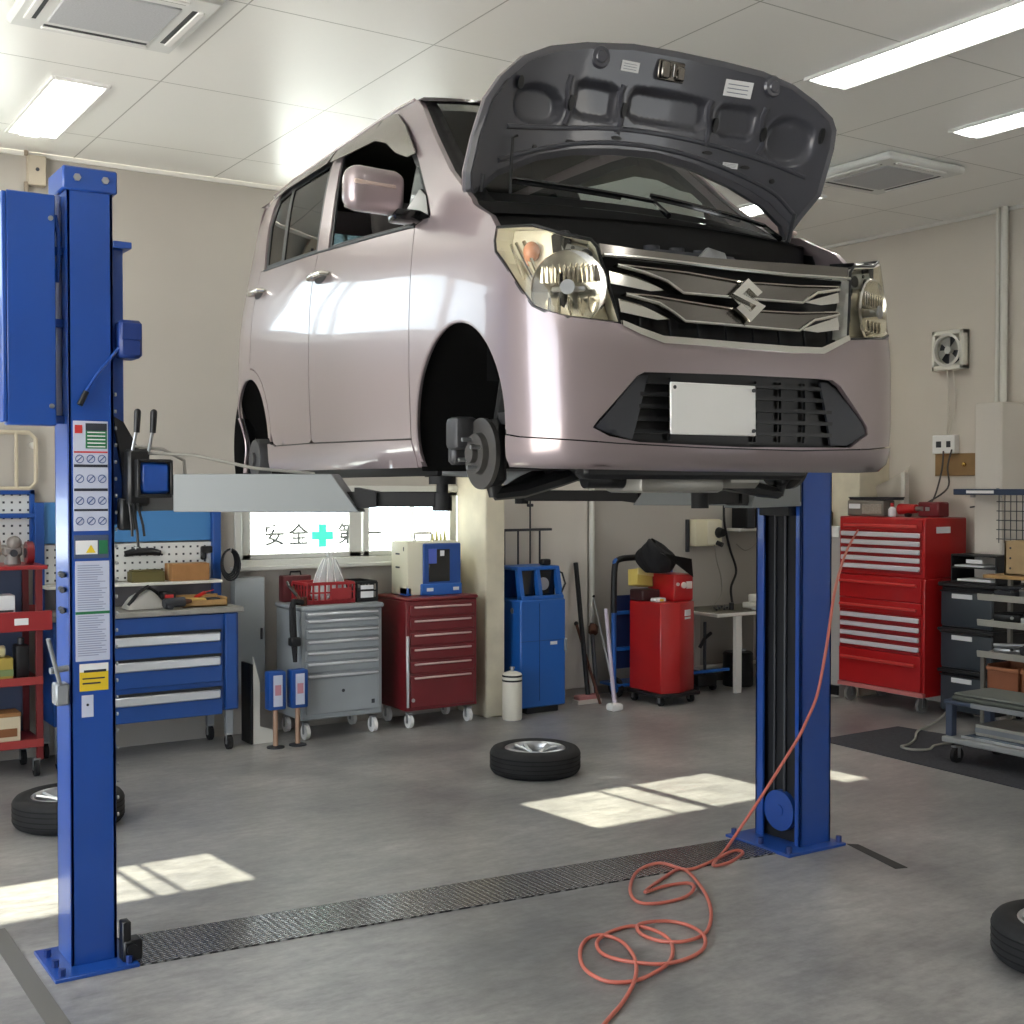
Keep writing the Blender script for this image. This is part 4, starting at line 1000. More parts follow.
# chequer plate over the hydraulic hoses
def chequer():
    m = bpy.data.materials.new('chequer_plate'); m.use_nodes = True; nt = m.node_tree; b = nt.nodes['Principled BSDF']; L = nt.links.new
    b.inputs['Metallic'].default_value = .9; b.inputs['Base Color'].default_value = lin((170, 170, 172)); b.inputs['Roughness'].default_value = .2
    tc = nt.nodes.new('ShaderNodeTexCoord'); out = []
    for rz in (45, -45):
        mp = nt.nodes.new('ShaderNodeMapping'); mp.inputs['Rotation'].default_value = (0, 0, R(rz)); mp.inputs['Scale'].default_value = (26, 80, 1); L(tc.outputs['Object'], mp.inputs[0])
        v = nt.nodes.new('ShaderNodeTexVoronoi'); v.inputs['Scale'].default_value = 1.0; v.inputs['Randomness'].default_value = .15; L(mp.outputs[0], v.inputs['Vector'])
        r = nt.nodes.new('ShaderNodeMapRange'); r.inputs[1].default_value = .15; r.inputs[2].default_value = .42; r.inputs[3].default_value = 1; r.inputs[4].default_value = 0; L(v.outputs['Distance'], r.inputs[0]); out.append(r)
    mx = nt.nodes.new('ShaderNodeMath'); mx.operation = 'MAXIMUM'; L(out[0].outputs[0], mx.inputs[0]); L(out[1].outputs[0], mx.inputs[1])
    bp = nt.nodes.new('ShaderNodeBump'); bp.inputs['Strength'].default_value = .8; bp.inputs['Distance'].default_value = .005; L(mx.outputs[0], bp.inputs['Height']); L(bp.outputs[0], b.inputs['Normal'])
    cm = nt.nodes.new('ShaderNodeMixRGB'); cm.inputs[1].default_value = lin((86, 86, 88)); cm.inputs[2].default_value = lin((214, 214, 216)); L(mx.outputs[0], cm.inputs[0]); L(cm.outputs[0], b.inputs['Base Color'])
    return m
cpm = MB().prism([(1.335, 4.565), (1.335, 4.885), (4.305, 4.60), (4.305, 4.31)], .0, .007)
tag(obj('floor_cover_plate', cpm, chequer()), 'long steel chequer plate strip lying between the two blue lift posts', 'floor plate')

# ------------------------------------------------------------------ tyres
def tyre(label, x, y, rz, first=[None]):
    if first[0]: return dup(first[0], (x, y, 0), rz, label)
    t = thing('loose_wheel_and_tyre', label, 'car wheel', (x, y, 0), rz, 'wheels taken off the car')
    tp = MB().lathe([(.185, .012), (.20, .002), (.235, .0), (.262, .012), (.276, .03), (.279, .05), (.279, .118), (.276, .138), (.262, .156), (.235, .166), (.205, .165), (.188, .156), (.184, .14), (.184, .03), (.185, .012)], 56)
    for z in (.052, .076, .100, .124): tp.lathe([(.2785, z-.004), (.2805, z-.0035), (.2805, z+.0035), (.2785, z+.004)], 56) if False else None
    o = obj('tyre', tp, rubber, t)
    gr = MB()
    for z in (.045, .07, .098, .123): gr.lathe([(.2792, z-.003), (.2800, z-.003), (.2800, z+.003), (.2792, z+.003), (.2792, z-.003)], 56)
    obj('tread_groove', gr, mat('groove_black', (6, 6, 7), .9), o)
    rm = MB().lathe([(.187, .155), (.180, .158), (.172, .150), (.168, .12), (.160, .03), (.186, .016)], 48)
    rim = obj('rim', rm, mat('alloy_rim', (196, 198, 200), .3, .8), t)
    hubm = MB().lathe([(0, .125), (.025, .127), (.032, .12), (.06, .116), (.06, .06), (0, .06)], 24)
    for k in range(5):
        a = k*2*PI/5
        for da in (-.17, .17):
            hubm.tube([(.04*math.cos(a), .04*math.sin(a), .112), (.11*math.cos(a+da*.7), .11*math.sin(a+da*.7), .128), (.172*math.cos(a+da*1.15), .172*math.sin(a+da*1.15), .138)], [.016, .013, .014], 6)
    obj('spokes', hubm, MATS['alloy_rim'], t)
    obj('rim_well', MB().cyl((0, 0, .02), (0, 0, .03), .165, seg=32), darkgrey, t)
    first[0] = t; return t
tyre('loose car wheel lying flat on open floor under the middle of the car', 4.30, 6.36, .3)
tyre('loose car wheel lying flat behind the foot of the sticker covered blue post', 1.60, 6.72, 1.1)
tyre('loose car wheel lying flat at the picture edge beyond the red hose', 4.23, 2.72, .5)

# ------------------------------------------------------------------ red air hose
HOSE = [(7.86, 6.959, 1.412), (6.465, 5.81, 1.35), (5.349, 4.864, 1.295), (4.673, 4.287, 1.229), (4.575, 4.228, 1.068), (4.555, 4.234, 0.947), (4.515, 4.246, 0.755), (4.459, 4.264, 0.627), (4.413, 4.278, 0.543), (4.287, 4.317, 0.358), (4.222, 4.337, 0.266), (4.123, 4.368, 0.13), (4.144, 4.48, 0.009), (3.901, 4.304, 0.016), (4.015, 4.313, 0.009), (4.166, 4.386, 0.009), (4.132, 4.419, 0.016), (3.9, 4.351, 0.009), (3.767, 4.338, 0.009), (3.716, 4.461, 0.016), (3.568, 4.44, 0.009), (3.379, 4.259, 0.009), (3.287, 4.09, 0.016), (3.37, 4.046, 0.009), (3.509, 4.047, 0.009), (3.607, 4.101, 0.016), (3.645, 4.184, 0.009), (3.533, 4.207, 0.009), (3.394, 4.175, 0.016), (3.585, 4.29, 0.009), (3.76, 4.351, 0.009), (3.626, 4.064, 0.016), (3.475, 3.845, 0.009), (3.301, 3.681, 0.009), (3.158, 3.635, 0.016), (3.087, 3.705, 0.009), (3.076, 3.814, 0.009), (3.128, 3.878, 0.016), (3.25, 3.863, 0.009), (3.293, 3.767, 0.009), (3.252, 3.638, 0.016), (3.169, 3.551, 0.009), (3.049, 3.51, 0.009), (2.925, 3.51, 0.016), (2.85, 3.615, 0.009), (2.821, 3.717, 0.009), (2.865, 3.813, 0.016), (2.984, 3.887, 0.009), (3.102, 3.891, 0.009), (3.131, 3.782, 0.016), (3.115, 3.673, 0.009), (3.002, 3.54, 0.009), (2.864, 3.46, 0.016), (2.755, 3.454, 0.009), (2.674, 3.506, 0.009), (2.667, 3.622, 0.016), (2.76, 3.78, 0.009), (2.863, 3.875, 0.009), (2.929, 3.86, 0.016), (2.956, 3.769, 0.009), (2.89, 3.613, 0.009), (2.761, 3.451, 0.016), (2.613, 3.331, 0.009), (2.468, 3.236, 0.009), (2.289, 3.107, 0.016), (2.111, 2.99, 0.009)]
def cat3(P, n=6):
    out = []
    for i in range(len(P)-1):
        p0 = Vector(P[max(i-1, 0)]); p1 = Vector(P[i]); p2 = Vector(P[i+1]); p3 = Vector(P[min(i+2, len(P)-1)])
        for k in range(n):
            t = k/n; out.append(.5*((2*p1)+(p2-p0)*t+(2*p0-5*p1+4*p2-p3)*t*t+(3*p1-p0-3*p2+p3)*t**3))
    out.append(Vector(P[-1])); return out
tag(obj('air_hose', MB().tube(cat3(HOSE), .0075, 10), orange), 'thin red-orange air hose hanging past a lift post and coiled loosely on the floor', 'hose')
# ------------------------------------------------------------------ furniture along the walls
def casters(t, pts, r=.045, m=None):
    for (x, y) in pts:
        b = MB().cyl((x-.014, y, r), (x+.014, y, r), r, seg=18)
        o = obj('caster', b, m or rubber, t)
        obj('caster_fork', MB().box(x-.022, x+.022, y-.03, y+.03, 2*r, 2*r+.012, .003).box(x-.021, x-.016, y-.012, y+.014, r*.7, 2*r, .001).box(x+.016, x+.021, y-.012, y+.014, r*.7, 2*r, .001).cyl((x-.018, y, r), (x+.018, y, r), .01, seg=10), steel, o)
def drawers(t, rows, w, m, hm, style='bar', y=0.0, xin=.03):
    """rows of (z0, z1); front plane at y facing -y"""
    for (z0, z1) in rows:
        d = obj('drawer', MB().box(-w/2+xin, w/2-xin, y-.014, y+.02, z0+.004, z1-.004, .004), m, t)
        zt_ = z1-.018
        if style == 'bar':
            hb = MB().box(-w/2+xin+.01, w/2-xin-.01, y-.032, y-.013, zt_-.010, zt_+.010, .006)
        elif style == 'rail':
            hb = MB().box(-w/2+xin+.03, w/2-xin-.03, y-.03, y-.013, zt_-.010, zt_+.004, .004)
        else:
            hb = MB().box(-w/2+xin+.01, w/2-xin-.01, y-.030, y-.013, z1-.055, z1-.012, .008)
        obj('handle', hb, hm, d)

# grey cabinet by the window
t = thing('tool_cabinet', 'grey enamel drawer cabinet carrying a red basket under the window', 'tool cabinet', (3.78, 8.0, 0))
obj('cabinet_body', MB().box(-.31, .31, .012, .46, .14, .90, .006), greycab, t)
obj('cabinet_top', MB().box(-.32, .32, -.01, .47, .90, .935, .01), greycab, t)
drawers(t, [(.845, .895), (.775, .845), (.700, .775), (.620, .700), (.545, .620), (.465, .545), (.175, .46)], .62, greycab, silverbelt, 'bar', .012)
obj('lock_emblem', MB().cyl((.0, -.004, .33), (.0, .0, .33), .012, seg=12).box(.22, .245, -.004, 0, .22, .25, .001), darkgrey, t)
casters(t, [(-.26, .06), (.26, .06), (-.26, .40), (.26, .40)], .055, white)
# dark red cabinet
t = thing('tool_cabinet', 'dark red drawer cabinet with thin pale handles beside the cream pillar', 'tool cabinet', (4.575, 7.98, 0))
obj('cabinet_body', MB().box(-.30, .30, .012, .47, .13, .93, .006), dred, t)
obj('cabinet_top', MB().box(-.305, .305, -.005, .475, .93, .955, .008), dred, t)
drawers(t, [(.815, .905), (.71, .805), (.605, .70), (.50, .595), (.40, .49), (.15, .39)], .60, dred, mat('pale_handle', (214, 190, 186), .35, .4), 'rail', .012)
obj('side_handle', MB().box(-.305, -.285, -.012, .0, .16, .68, .003), silverbelt, t)
obj('corner_badge', MB().cyl((-.25, -.008, .21), (-.25, .0, .21), .014, seg=12), steel, t)
casters(t, [(-.25, .06), (.25, .06), (-.25, .40), (.25, .40)], .05, white)

# blue workbench
t = thing('workbench', 'blue steel workbench with three wide pale drawer fronts and a cluttered top', 'workbench', (2.42, 8.0, 0))
fr = MB().box(-.60, .60, .02, .46, .27, .92, .006)
obj('bench_body', fr, blue2, t)
obj('bench_top', MB().box(-.62, .625, -.02, .47, .925, .96, .005), mat('bench_top_steel', (150, 148, 142), .5, .3, noise=.2, nscale=9), t)
for (z1, x0) in ((.80, -.56), (.64, -.50), (.42, -.46)):
    d = obj('drawer', MB().box(-.56, .48, .0, .03, z1-.17, z1+.01, .004), blue2, t)
    obj('handle', MB().box(x0, .46, -.03, .002, z1-.06, z1-.0, .008), silverbelt, d)
    obj('drawer_gap', MB().box(x0-.02, .47, -.012, .006, z1, z1+.018, .001).box(x0-.02, x0, -.014, .006, z1-.1, z1+.018, .001), black, d)
obj('corner_post', MB().box(.50, .58, -.006, .02, .28, .92, .004), blue2, t)
for x in (-.56, .54):
    for y in (.05, .42): obj('bench_leg', MB().box(x-.025, x+.025, y-.02, y+.02, .10, .28, .003), greysteel, t)
casters(t, [(-.56, .05), (.54, .05), (-.56, .42), (.54, .42)], .05)
objs('back_upright', MB().box(.56, .62, .40, .47, .96, 1.66, .004).box(-.62, -.56, .40, .47, .96, 1.66, .004), blue2, t)
obj('back_panel', MB().box(-.56, .56, .44, .455, 1.39, 1.66, .003), mat('panel_steel_blue', (64, 122, 178), .5), t)
pgm = mat('pegboard_white', (206, 208, 206), .6)
def pegboard(mb, hb, x0, x1, z0, z1, y, st=.05):
    mb.box(x0, x1, y, y+.008, z0, z1, .001)
    nx = int((x1-x0-.03)/st); nz = int((z1-z0-.02)/st)
    for i in range(nx+1):
        for j in range(nz+1): hb.box(x0+.025+st*i-.007, x0+.025+st*i+.007, y-.0012, y+.001, z0+.02+st*j-.007, z0+.02+st*j+.007, 0)
pm, ph = MB(), MB(); pegboard(pm, ph, -.56, .56, 1.13, 1.38, .44)
po = obj('pegboard', pm, pgm, t); obj('peg_holes', ph, darkgrey, po)
obj('bench_shelf', MB().box(-.58, .58, .26, .46, 1.105, 1.125, .003), offwhite, t)
obj('bench_backboard', MB().box(-.56, .56, .44, .455, .96, 1.10, .002), mat('backboard_grey', (110, 108, 112), .7), t)
# things on the bench
t = thing('cardboard_box', 'brown cardboard box on the shelf over the blue workbench', 'box', (2.78, 8.36, 1.125))
obj('carton', MB().box(-.13, .13, -.09, .07, 0, .115, .003), cardboard, t)
obj('tape', MB().box(-.131, .131, -.03, .005, .0, .1165, .0005), mat('tan_tape', (176, 140, 92), .4), t)
tag(obj('parts_box', MB(TR(2.50, 8.36, 1.1255)).box(-.11, .11, -.06, .05, 0, .07, .003).box(-.10, .10, -.055, .045, .0705, .08, .002), mat('olive_box', (92, 84, 44), .7)), 'olive coloured flat box on the workbench shelf under a hanging black tool', 'box')
t = thing('hand_tool', 'black long grip tool hanging on the white pegboard over the workbench', 'tool', (2.50, 8.43, 1.31))
obj('grip', MB().tube([(-.12, 0, 0), (-.06, -.005, .012), (.06, -.005, .012), (.12, 0, 0)], [.02, .026, .026, .02], 10), black, t); obj('peg_hook', MB().tube([(-.05, .012, .05), (-.05, -.02, .05), (-.05, -.02, .03)], .004, 6), steel, t)
t = thing('hand_tool', 'black pistol shaped tool hanging at the end of the white pegboard', 'tool', (2.95, 8.43, 1.30))
obj('grip', MB().box(-.05, .05, -.02, .008, .0, .05, .012, seg=2).box(-.05, -.01, -.018, .006, -.045, .03, .01), black, t); obj('barrel', MB().cyl((.02, -.005, .03), (.08, -.005, .03), .012), darkgrey, t)
t = thing('tool_tray', 'shallow wooden tray of small parts lying on the workbench end', 'tray', (2.82, 8.19, .96))
obj('tray', MB(TR(0, 0, .0)).box(-.15, .15, -.10, .10, .0, .012, .002).box(-.15, -.14, -.10, .10, .0, .06, .002).box(.14, .15, -.10, .10, .0, .06, .002).box(-.15, .15, -.10, -.09, .0, .045, .002).box(-.15, .15, .09, .10, .0, .07, .002), woodm, t)
obj('yellow_block', MB().box(-.11, .02, -.06, .03, .012, .055, .006), mat('sponge_yellow', (206, 170, 96), .8), t)
obj('red_screwdriver', MB().cyl((-.02, .05, .05), (.02, -.02, .09), .015, .012).cyl((.02, -.02, .09), (.06, -.08, .11), .004), red, t)
obj('blade_pack', MB().box(.04, .12, -.05, .05, .012, .05, .004), darkgrey, t)
t = thing('tool_bag', 'white and black tool bag lying open on the blue workbench', 'bag', (2.44, 8.20, .96))
obj('bag_body', MB().grid(14, 10, lambda u, v: Vector(((u-.5)*.26, (v-.5)*.2, .004+.12*(math.sin(u*PI)**.6)*(math.sin(v*PI)**.6)+.01*math.sin(u*17)*math.sin(v*13)*math.sin(u*PI)*math.sin(v*PI))), .004), mat('bag_white', (204, 202, 196), .8), t)
obj('bag_strap', MB().tube([(-.12, -.06, .03), (-.06, -.07, .11), (.02, -.02, .145), (.09, .03, .10), (.12, .06, .02)], .012, 8), fabricdark, t)
t = thing('power_drill', 'dark cordless drill lying between the tool bag and the wooden tray', 'drill', (2.605, 8.06, .96), .1)
obj('drill_body', MB().cyl((-.08, 0, .04), (.06, 0, .045), .032).box(-.07, -.02, -.03, .03, .0, .05, .01), darkgrey, t); obj('chuck', MB().cyl((.06, 0, .045), (.11, 0, .046), .02, .012), rust, t)
t = thing('drill_battery', 'small dark battery block behind the drill on the workbench', 'battery', (2.62, 8.28, .96))
obj('battery_case', MB().box(-.05, .05, -.04, .04, 0, .10, .012, seg=2), black, t); obj('battery_clip', MB().box(-.03, .03, -.045, -.038, .05, .08, .003), redprint, t)
t = thing('cable_coil', 'coil of black cable hooked on the end upright of the workbench', 'cable', (3.08, 8.36, 1.235))
cb = MB()
for k in range(4): cb.tube([((.045+.008*k)*math.cos(q*PI/10), -.012*k, (.085+.008*k)*math.sin(q*PI/10)-.005*k) for q in range(20)], .007, 6, True)
obj('coil', cb, black, t); obj('hook', MB().tube([(-.04, .0, .08), (-.01, 0, .085), (0, -.04, .08), (0, -.045, .10)], .005, 6), steel, t)
# flat grey cabinet and board between the bench and the grey cabinet
t = thing('wall_locker', 'flat pale grey locker on the wall between the workbench and the grey cabinet', 'locker', (3.27, 8.5, 0))
obj('locker_body', MB().box(-.13, .09, -.10, -.0, .30, 1.12, .004), mat('locker_grey', (158, 164, 166), .5), t); obj('locker_latch', MB().box(.055, .07, -.112, -.10, .68, .76, .002), darkgrey, t)
t = thing('leaning_panel', 'pale boards on edge on the floor beside the workbench end', 'board', (3.17, 8.12, 0))
obj('board', MB().prism([(-.015, 0), (.14, 0), (.14, .08), (.03, .12), (.03, .42), (-.015, .60)], 0, .02, Matrix.Translation((0, .0, .0)) @ Matrix.Rotation(R(90), 4, 'X')), offwhite, t); obj('foam_edge', MB().box(-.035, -.016, -.02, .16, .0, .55, .003), black, t)
# black hose on the cabinet side and sleeved stands
t = thing('torque_wrench_strap', 'long black strap hanging down beside the grey drawer cabinet', 'strap', (3.39, 7.98, .93))
obj('strap', MB().tube([(.10, .06, .03), (.02, .03, .04), (.0, .0, .0), (.0, -.01, -.15), (.01, -.01, -.27), (.015, -.01, -.37)], [.02, .022, .024, .026, .022, .015], 8), fabricdark, t); obj('buckle', MB().box(-.025, .045, -.045, .02, -.26, -.20, .006), black, t)
for k, (x, lb) in enumerate(((3.24, 'blue sleeved stand with a pale label nearer the workbench'), (3.40, 'blue sleeved stand with a pale label against the grey cabinet'))):
    t = thing('sleeved_stand', lb, 'stand', (x, 7.92, 0), 0, 'blue sleeved stands')
    obj('rod', MB().cyl((0, 0, .012), (0, 0, .30), .017, seg=14), mat('tan_rod', (178, 146, 124), .45, .4), t)
    obj('foot', MB().lathe([(0, 0), (.06, 0), (.06, .008), (.02, .014), (0, .014)], 24), darkgrey, t)
    s_ = obj('sleeve', MB().box(-.062, .062, -.045, .045, .26, .52, .012, seg=2), blue2, t)
    obj('label', MB().box(-.032, .032, -.049, -.044, .285, .495, .001), sheet, s_)
    obj('label_print', MB().box(-.022, .022, -.0505, -.0488, .36, .43, 0), mat('faded_red_print', (186, 132, 146), .7), s_)

# on the grey cabinet
def basket(t, w, d, h, m, nx=8, nz=3):
    b = MB()
    b.box(-w/2, w/2, -d/2, d/2, 0, .008, .002)
    for sy in (-1, 1):
        b.box(-w/2, w/2, sy*d/2-.005, sy*d/2+.005, h-.022, h, .003).box(-w/2, w/2, sy*d/2-.004, sy*d/2+.004, 0, .03, .002)
        for i in range(nx+1): x = -w/2+w*i/nx; b.box(x-.007, x+.007, sy*d/2-.004, sy*d/2+.004, .0, h-.01, .001)
        b.box(-w/2, w/2, sy*d/2-.003, sy*d/2+.003, h*.48, h*.56, .001)
    for sx_ in (-1, 1):
        b.box(sx_*w/2-.005, sx_*w/2+.005, -d/2, d/2, h-.022, h, .003).box(sx_*w/2-.004, sx_*w/2+.004, -d/2, d/2, 0, .03, .002)
        for i in range(6): y = -d/2+d*i/5; b.box(sx_*w/2-.004, sx_*w/2+.004, y-.007, y+.007, 0, h-.01, .001)
    return obj('crate_body', b, m, t)
t = thing('basket', 'red plastic basket holding a clear plastic bag on the grey cabinet', 'basket', (3.72, 8.20, .935)); basket(t, .36, .26, .155, mat('basket_red', (150, 28, 36), .45))
obj('basket_label', MB().box(.0, .15, -.139, -.133, .03, .11, .001), mat('label_red', (150, 40, 44), .6), t)
t = thing('toolbox', 'slim dark case standing behind the red basket on the grey cabinet', 'case', (3.60, 8.40, .935))
obj('case', MB().box(-.12, .10, -.045, .045, 0, .19, .012, seg=2), mat('maroon_case', (84, 30, 34), .5), t); obj('case_handle', MB().tube([(-.05, 0, .185), (-.045, 0, .215), (.03, 0, .215), (.035, 0, .185)], .007, 8), black, t)
t = thing('red_clamp', 'rusty red clamp tool lying at the corner of the grey cabinet top', 'tool', (3.505, 8.05, .935))
obj('clamp_frame', MB().tube([(.0, 0, .012), (-.02, .06, .06), (-.01, .16, .10), (.03, .26, .11)], .012, 8).cyl((.0, .0, .0), (0, 0, .06), .022), rust, t); obj('clamp_handle', MB().tube([(-.02, .06, .06), (-.06, .12, .13), (-.03, .22, .15)], .010, 8), black, t)
t = thing('plastic_bag', 'tied clear plastic bag heaped inside the red basket', 'plastic bag', (3.77, 8.20, .945))
bagm = bpy.data.materials.new('clear_bag'); bagm.use_nodes = True; nt = bagm.node_tree; bs = nt.nodes['Principled BSDF']
bs.inputs['Base Color'].default_value = lin((235, 238, 240)); bs.inputs['Roughness'].default_value = .25; bs.inputs['Alpha'].default_value = .34
def bagf(u, v):
    a = u*2*PI; z = v
    r = (.112*(1-z)**.75+.012)*(1+.10*math.sin(7*a+3*z)+.07*math.sin(13*a-5*z)+.05*math.sin(23*a))
    if z > .86: r = .012+.06*(z-.86)*(2+math.sin(5*a))
    if z < .05: r *= .9
    return Vector((r*1.1*math.cos(a), r*.8*math.sin(a), .02+.33*z+.012*math.sin(3*a)*(1-z)))
o = obj('bag_film', MB().grid(72, 26, bagf), bagm, t, 80)
ct = MB(); rng = random.Random(4)
for k in range(6): a = k*1.05; ct.box(-.03, .03, -.018, .018, 0, .05, .006, TR(.055*math.cos(a), .045*math.sin(a), .03+.015*(k % 2), rng.random(), rng.random(), a))
objs('packet', ct, paper, t)
cr = MB(); 
for k in range(9):
    a = k*.7; cr.tube([bagf(a/(2*PI) % 1, q)*1.01 for q in (.1, .3, .5, .7, .86)], .003, 5)
objs('crease', cr, white, t)
t = thing('crate', 'black plastic crate beside the red basket on the grey cabinet', 'crate', (4.01, 8.22, .935)); basket(t, .16, .26, .15, black, 4)
objs('crate_label', MB().box(-.05, .05, -.137, -.131, .03, .075, .001).box(-.05, .05, -.137, -.131, .09, .12, .001), paper, t)
obj('crate_contents', MB().box(-.07, .07, -.12, .12, .01, .10, .01), darkgrey, t)
# charger on the dark red cabinet
t = thing('coolant_machine', 'beige and blue boxy service machine on the dark red cabinet', 'machine', (4.58, 8.22, .955))
obj('machine_case', MB().box(-.225, .215, -.10, .16, .0, .40, .015, seg=2), mat('machine_beige', (212, 208, 186), .5), t)
obj('blue_front', MB().box(-.10, .225, -.118, -.098, .0, .385, .01).box(-.225, -.19, -.10, .02, .0, .06, .004), blue2, t)
obj('blue_base', MB().box(-.115, .23, -.125, .165, .0, .085, .006), mat('base_blue', (28, 92, 176), .4), t)
obj('display_window', MB().box(-.055, .125, -.1225, -.116, .10, .34, .004), blackgloss, t)
obj('display_label', MB().box(-.06, .01, -.126, -.121, .235, .345, .001), mat('screen_blue', (80, 100, 190), .4), t)
objs('white_sticker', MB().box(.04, .075, -.126, -.1215, .29, .33, .001).box(-.075, -.02, -.1285, -.124, .03, .055, .001).box(.15, .20, -.1285, -.124, .03, .055, .001), paper, t)
obj('carry_handle', MB().tube([(-.12, -.02, .395), (-.12, -.02, .46), (.02, -.02, .46), (.02, -.02, .395)], .010, 8), offwhite, t)
bt_ = MB()
for k in range(4): bt_.cyl((.08+.035*k, .06, .40), (.08+.035*k, .06, .45+.02*(k % 2)), .012, .006, seg=10)
objs('bottle_nozzle', bt_, mat('nozzle_yellow', (206, 200, 120), .5), t)
objs('side_slot', MB().box(-.228, -.223, .02, .08, .30, .312, 0).box(-.228, -.223, .02, .08, .20, .212, 0).box(-.228, -.223, -.05, -.04, .33, .36, 0), darkgrey, t)
# blue parts washer
t = thing('oil_dispenser', 'tall bright blue oil dispenser cabinet with a sloped windowed head', 'oil dispenser', (5.50, 8.0, 0))
obj('body', MB().box(-.225, .20, .0, .40, .05, .885, .01), cyanblue, t)
objs('foot', MB().box(-.15, .15, .03, .37, 0, .05, .004), black, t)
hd = MB(); 
for x in (-.205, -.035, .155): hd.prism([(0.02, .885), (.075, .885), (.115, 1.13), (.075, 1.13)], x, x+.035, Matrix(((0, 0, 1, 0), (1, 0, 0, 0), (0, 1, 0, 0), (0, 0, 0, 1))))
hd.box(-.205, .19, .07, .36, 1.11, 1.14, .006).box(-.205, .19, .32, .36, .885, 1.13, .006).box(-.205, .19, .01, .06, .885, .915, .004)
obj('head_frame', hd, cyanblue, t)
obj('head_window', MB().box(-.18, .165, .10, .12, .90, 1.11, .002), blackgloss, t)
obj('gauge', MB().cyl((.05, .098, 1.0), (.05, .088, 1.0), .05, seg=20), mat('gauge_grey', (150, 150, 156), .4), t)
obj('door_seam', MB().box(-.052, -.048, -.003, .0, .10, .86, 0).box(-.225, .2, -.003, 0, .565, .569, 0), mat('seam_blue', (16, 56, 112), .5), t)
obj('name_plate', MB().box(.05, .115, -.005, 0, .53, .555, .001), paper, t)
obj('latch', MB().box(.18, .205, -.016, .0, .47, .57, .004), greysteel, t)
obj('side_port', MB().cyl((-.228, .12, .80), (-.224, .12, .80), .022, seg=16), greysteel, t)
obj('pump_switch', MB().box(.08, .16, .14, .2, 1.14, 1.19, .01), black, t)
obj('loop_hose', MB().tube([(.17, .04, .90), (.215, .03, 1.0), (.22, .08, 1.08), (.19, .12, 1.1)], .008, 8), black, t)
rk = MB().box(-.16, .32, .36, .40, 1.405, 1.425, .003)
for x in (-.13, .0, .21): rk.cyl((x, .38, 1.13 if x < .2 else 1.0), (x, .38, 1.41), .008, seg=8)
rk.cyl((.13, .40, 1.14), (.13, .40, 1.72), .007, seg=8).box(.105, .155, .385, .415, 1.60, 1.625, .004)
obj('pole_rack', rk, darkgrey, t)
# white gas cylinder
t = thing('gas_cylinder', 'small white cylinder with black bands on the floor by the cream pillar', 'cylinder', (5.145, 7.92, 0))
obj('shell', MB().lathe([(0, 0), (.07, 0), (.075, .01), (.075, .335), (.07, .35), (.03, .365), (0, .365)], 28), mat('cylinder_white', (222, 218, 204), .45), t)
objs('band', MB().lathe([(.0755, .29), (.0775, .292), (.0775, .302), (.0755, .304)], 28).lathe([(.0755, .325), (.0775, .327), (.0775, .337), (.0755, .339)], 28), black, t)
obj('valve', MB().cyl((0, 0, .365), (0, 0, .40), .014).box(-.02, .02, -.008, .008, .385, .40, .002), steel, t)
# poles
t = thing('broom', 'broom with a thick black handle leaning upright on the wall', 'broom', (6.05, 8.12, 0))
obj('handle', MB().cyl((0, .06, .06), (.05, .30, 1.13), .020, seg=12), black, t)
obj('brush_head', MB().box(-.12, .10, .02, .10, .03, .07, .01), mat('brush_pink', (178, 120, 120), .7), t)
obj('bristles', MB().box(-.13, .11, .015, .105, .0, .035, .004), mat('bristle_pale', (206, 198, 190), .9), t)
for k, (x0, x1, z, r_, m, nm, lb, cat) in enumerate(((6.27, 6.295, .84, .010, steel, 'long_pry_bar', 'shiny metal pry bar leaning at the wall next to the broom', 'pry bar'), (6.02, 6.20, .76, .016, mat('pole_lilac', (190, 180, 196), .5), 'mop', 'pale mop standing in front of the broom and the pry bar', 'mop'), (6.10, 6.12, .62, .012, rust, 'rusty_lever', 'short rusty iron lever leaning at the wall by the broom', 'lever'))):
    t = thing(nm, lb, cat, (x0, 7.78 if nm == 'mop' else 8.08, 0))
    obj('shaft', MB().cyl((0, 0, .0), (x1-x0, .36, z), r_, seg=10), m, t)
    obj('tip', MB().sphere((x1-x0, .36, z), r_*1.6) if nm != 'mop' else MB().box(-.06, .05, -.05, .05, 0, .06, .02, seg=2), black if nm != 'mop' else white, t)
t = thing('exhaust_hanger', 'dark iron pipe clutter leaning low behind the pry bar', 'pipe', (6.20, 8.26, 0))
obj('pipe', MB().tube([(-.04, -.05, .0), (-.02, .0, .25), (.0, .06, .50), (.04, .12, .62)], .018, 8), darkgrey, t); obj('pipe_flange', MB().cyl((.0, .05, .55), (.03, .09, .60), .04, seg=6), rust, t)
# red machine
t = thing('air_recovery_machine', 'tall red service machine with a paper tray under a black bag', 'machine', (6.62, 7.74, 0))
obj('body', MB().prism([(-.19, -.02), (-.02, -.06), (.20, .02), (.20, .38), (-.19, .38)], .10, .83, bev=.008), red, t)
obj('console', MB().box(-.01, .20, .03, .37, .83, 1.05, .015, seg=2), red, t)
obj('console_front', MB().box(-.195, -.01, .20, .375, .83, .92, .01), mat('console_dark', (60, 30, 32), .5), t)
objs('white_label', MB(TR(.09, -.018, .0, 0, 0, R(20))).box(-.045, .045, -.008, .0, .715, .765, .001).box(-.04, .045, -.008, .0, .69, .705, .001), paper, t)
objs('console_knob', MB().cyl((.09, .03, .96), (.09, .015, .96), .025).cyl((.03, .03, .97), (.03, .02, .97), .014).box(.12, .18, .022, .03, .93, .99, .002), mat('knob_white', (226, 214, 206), .5), t)
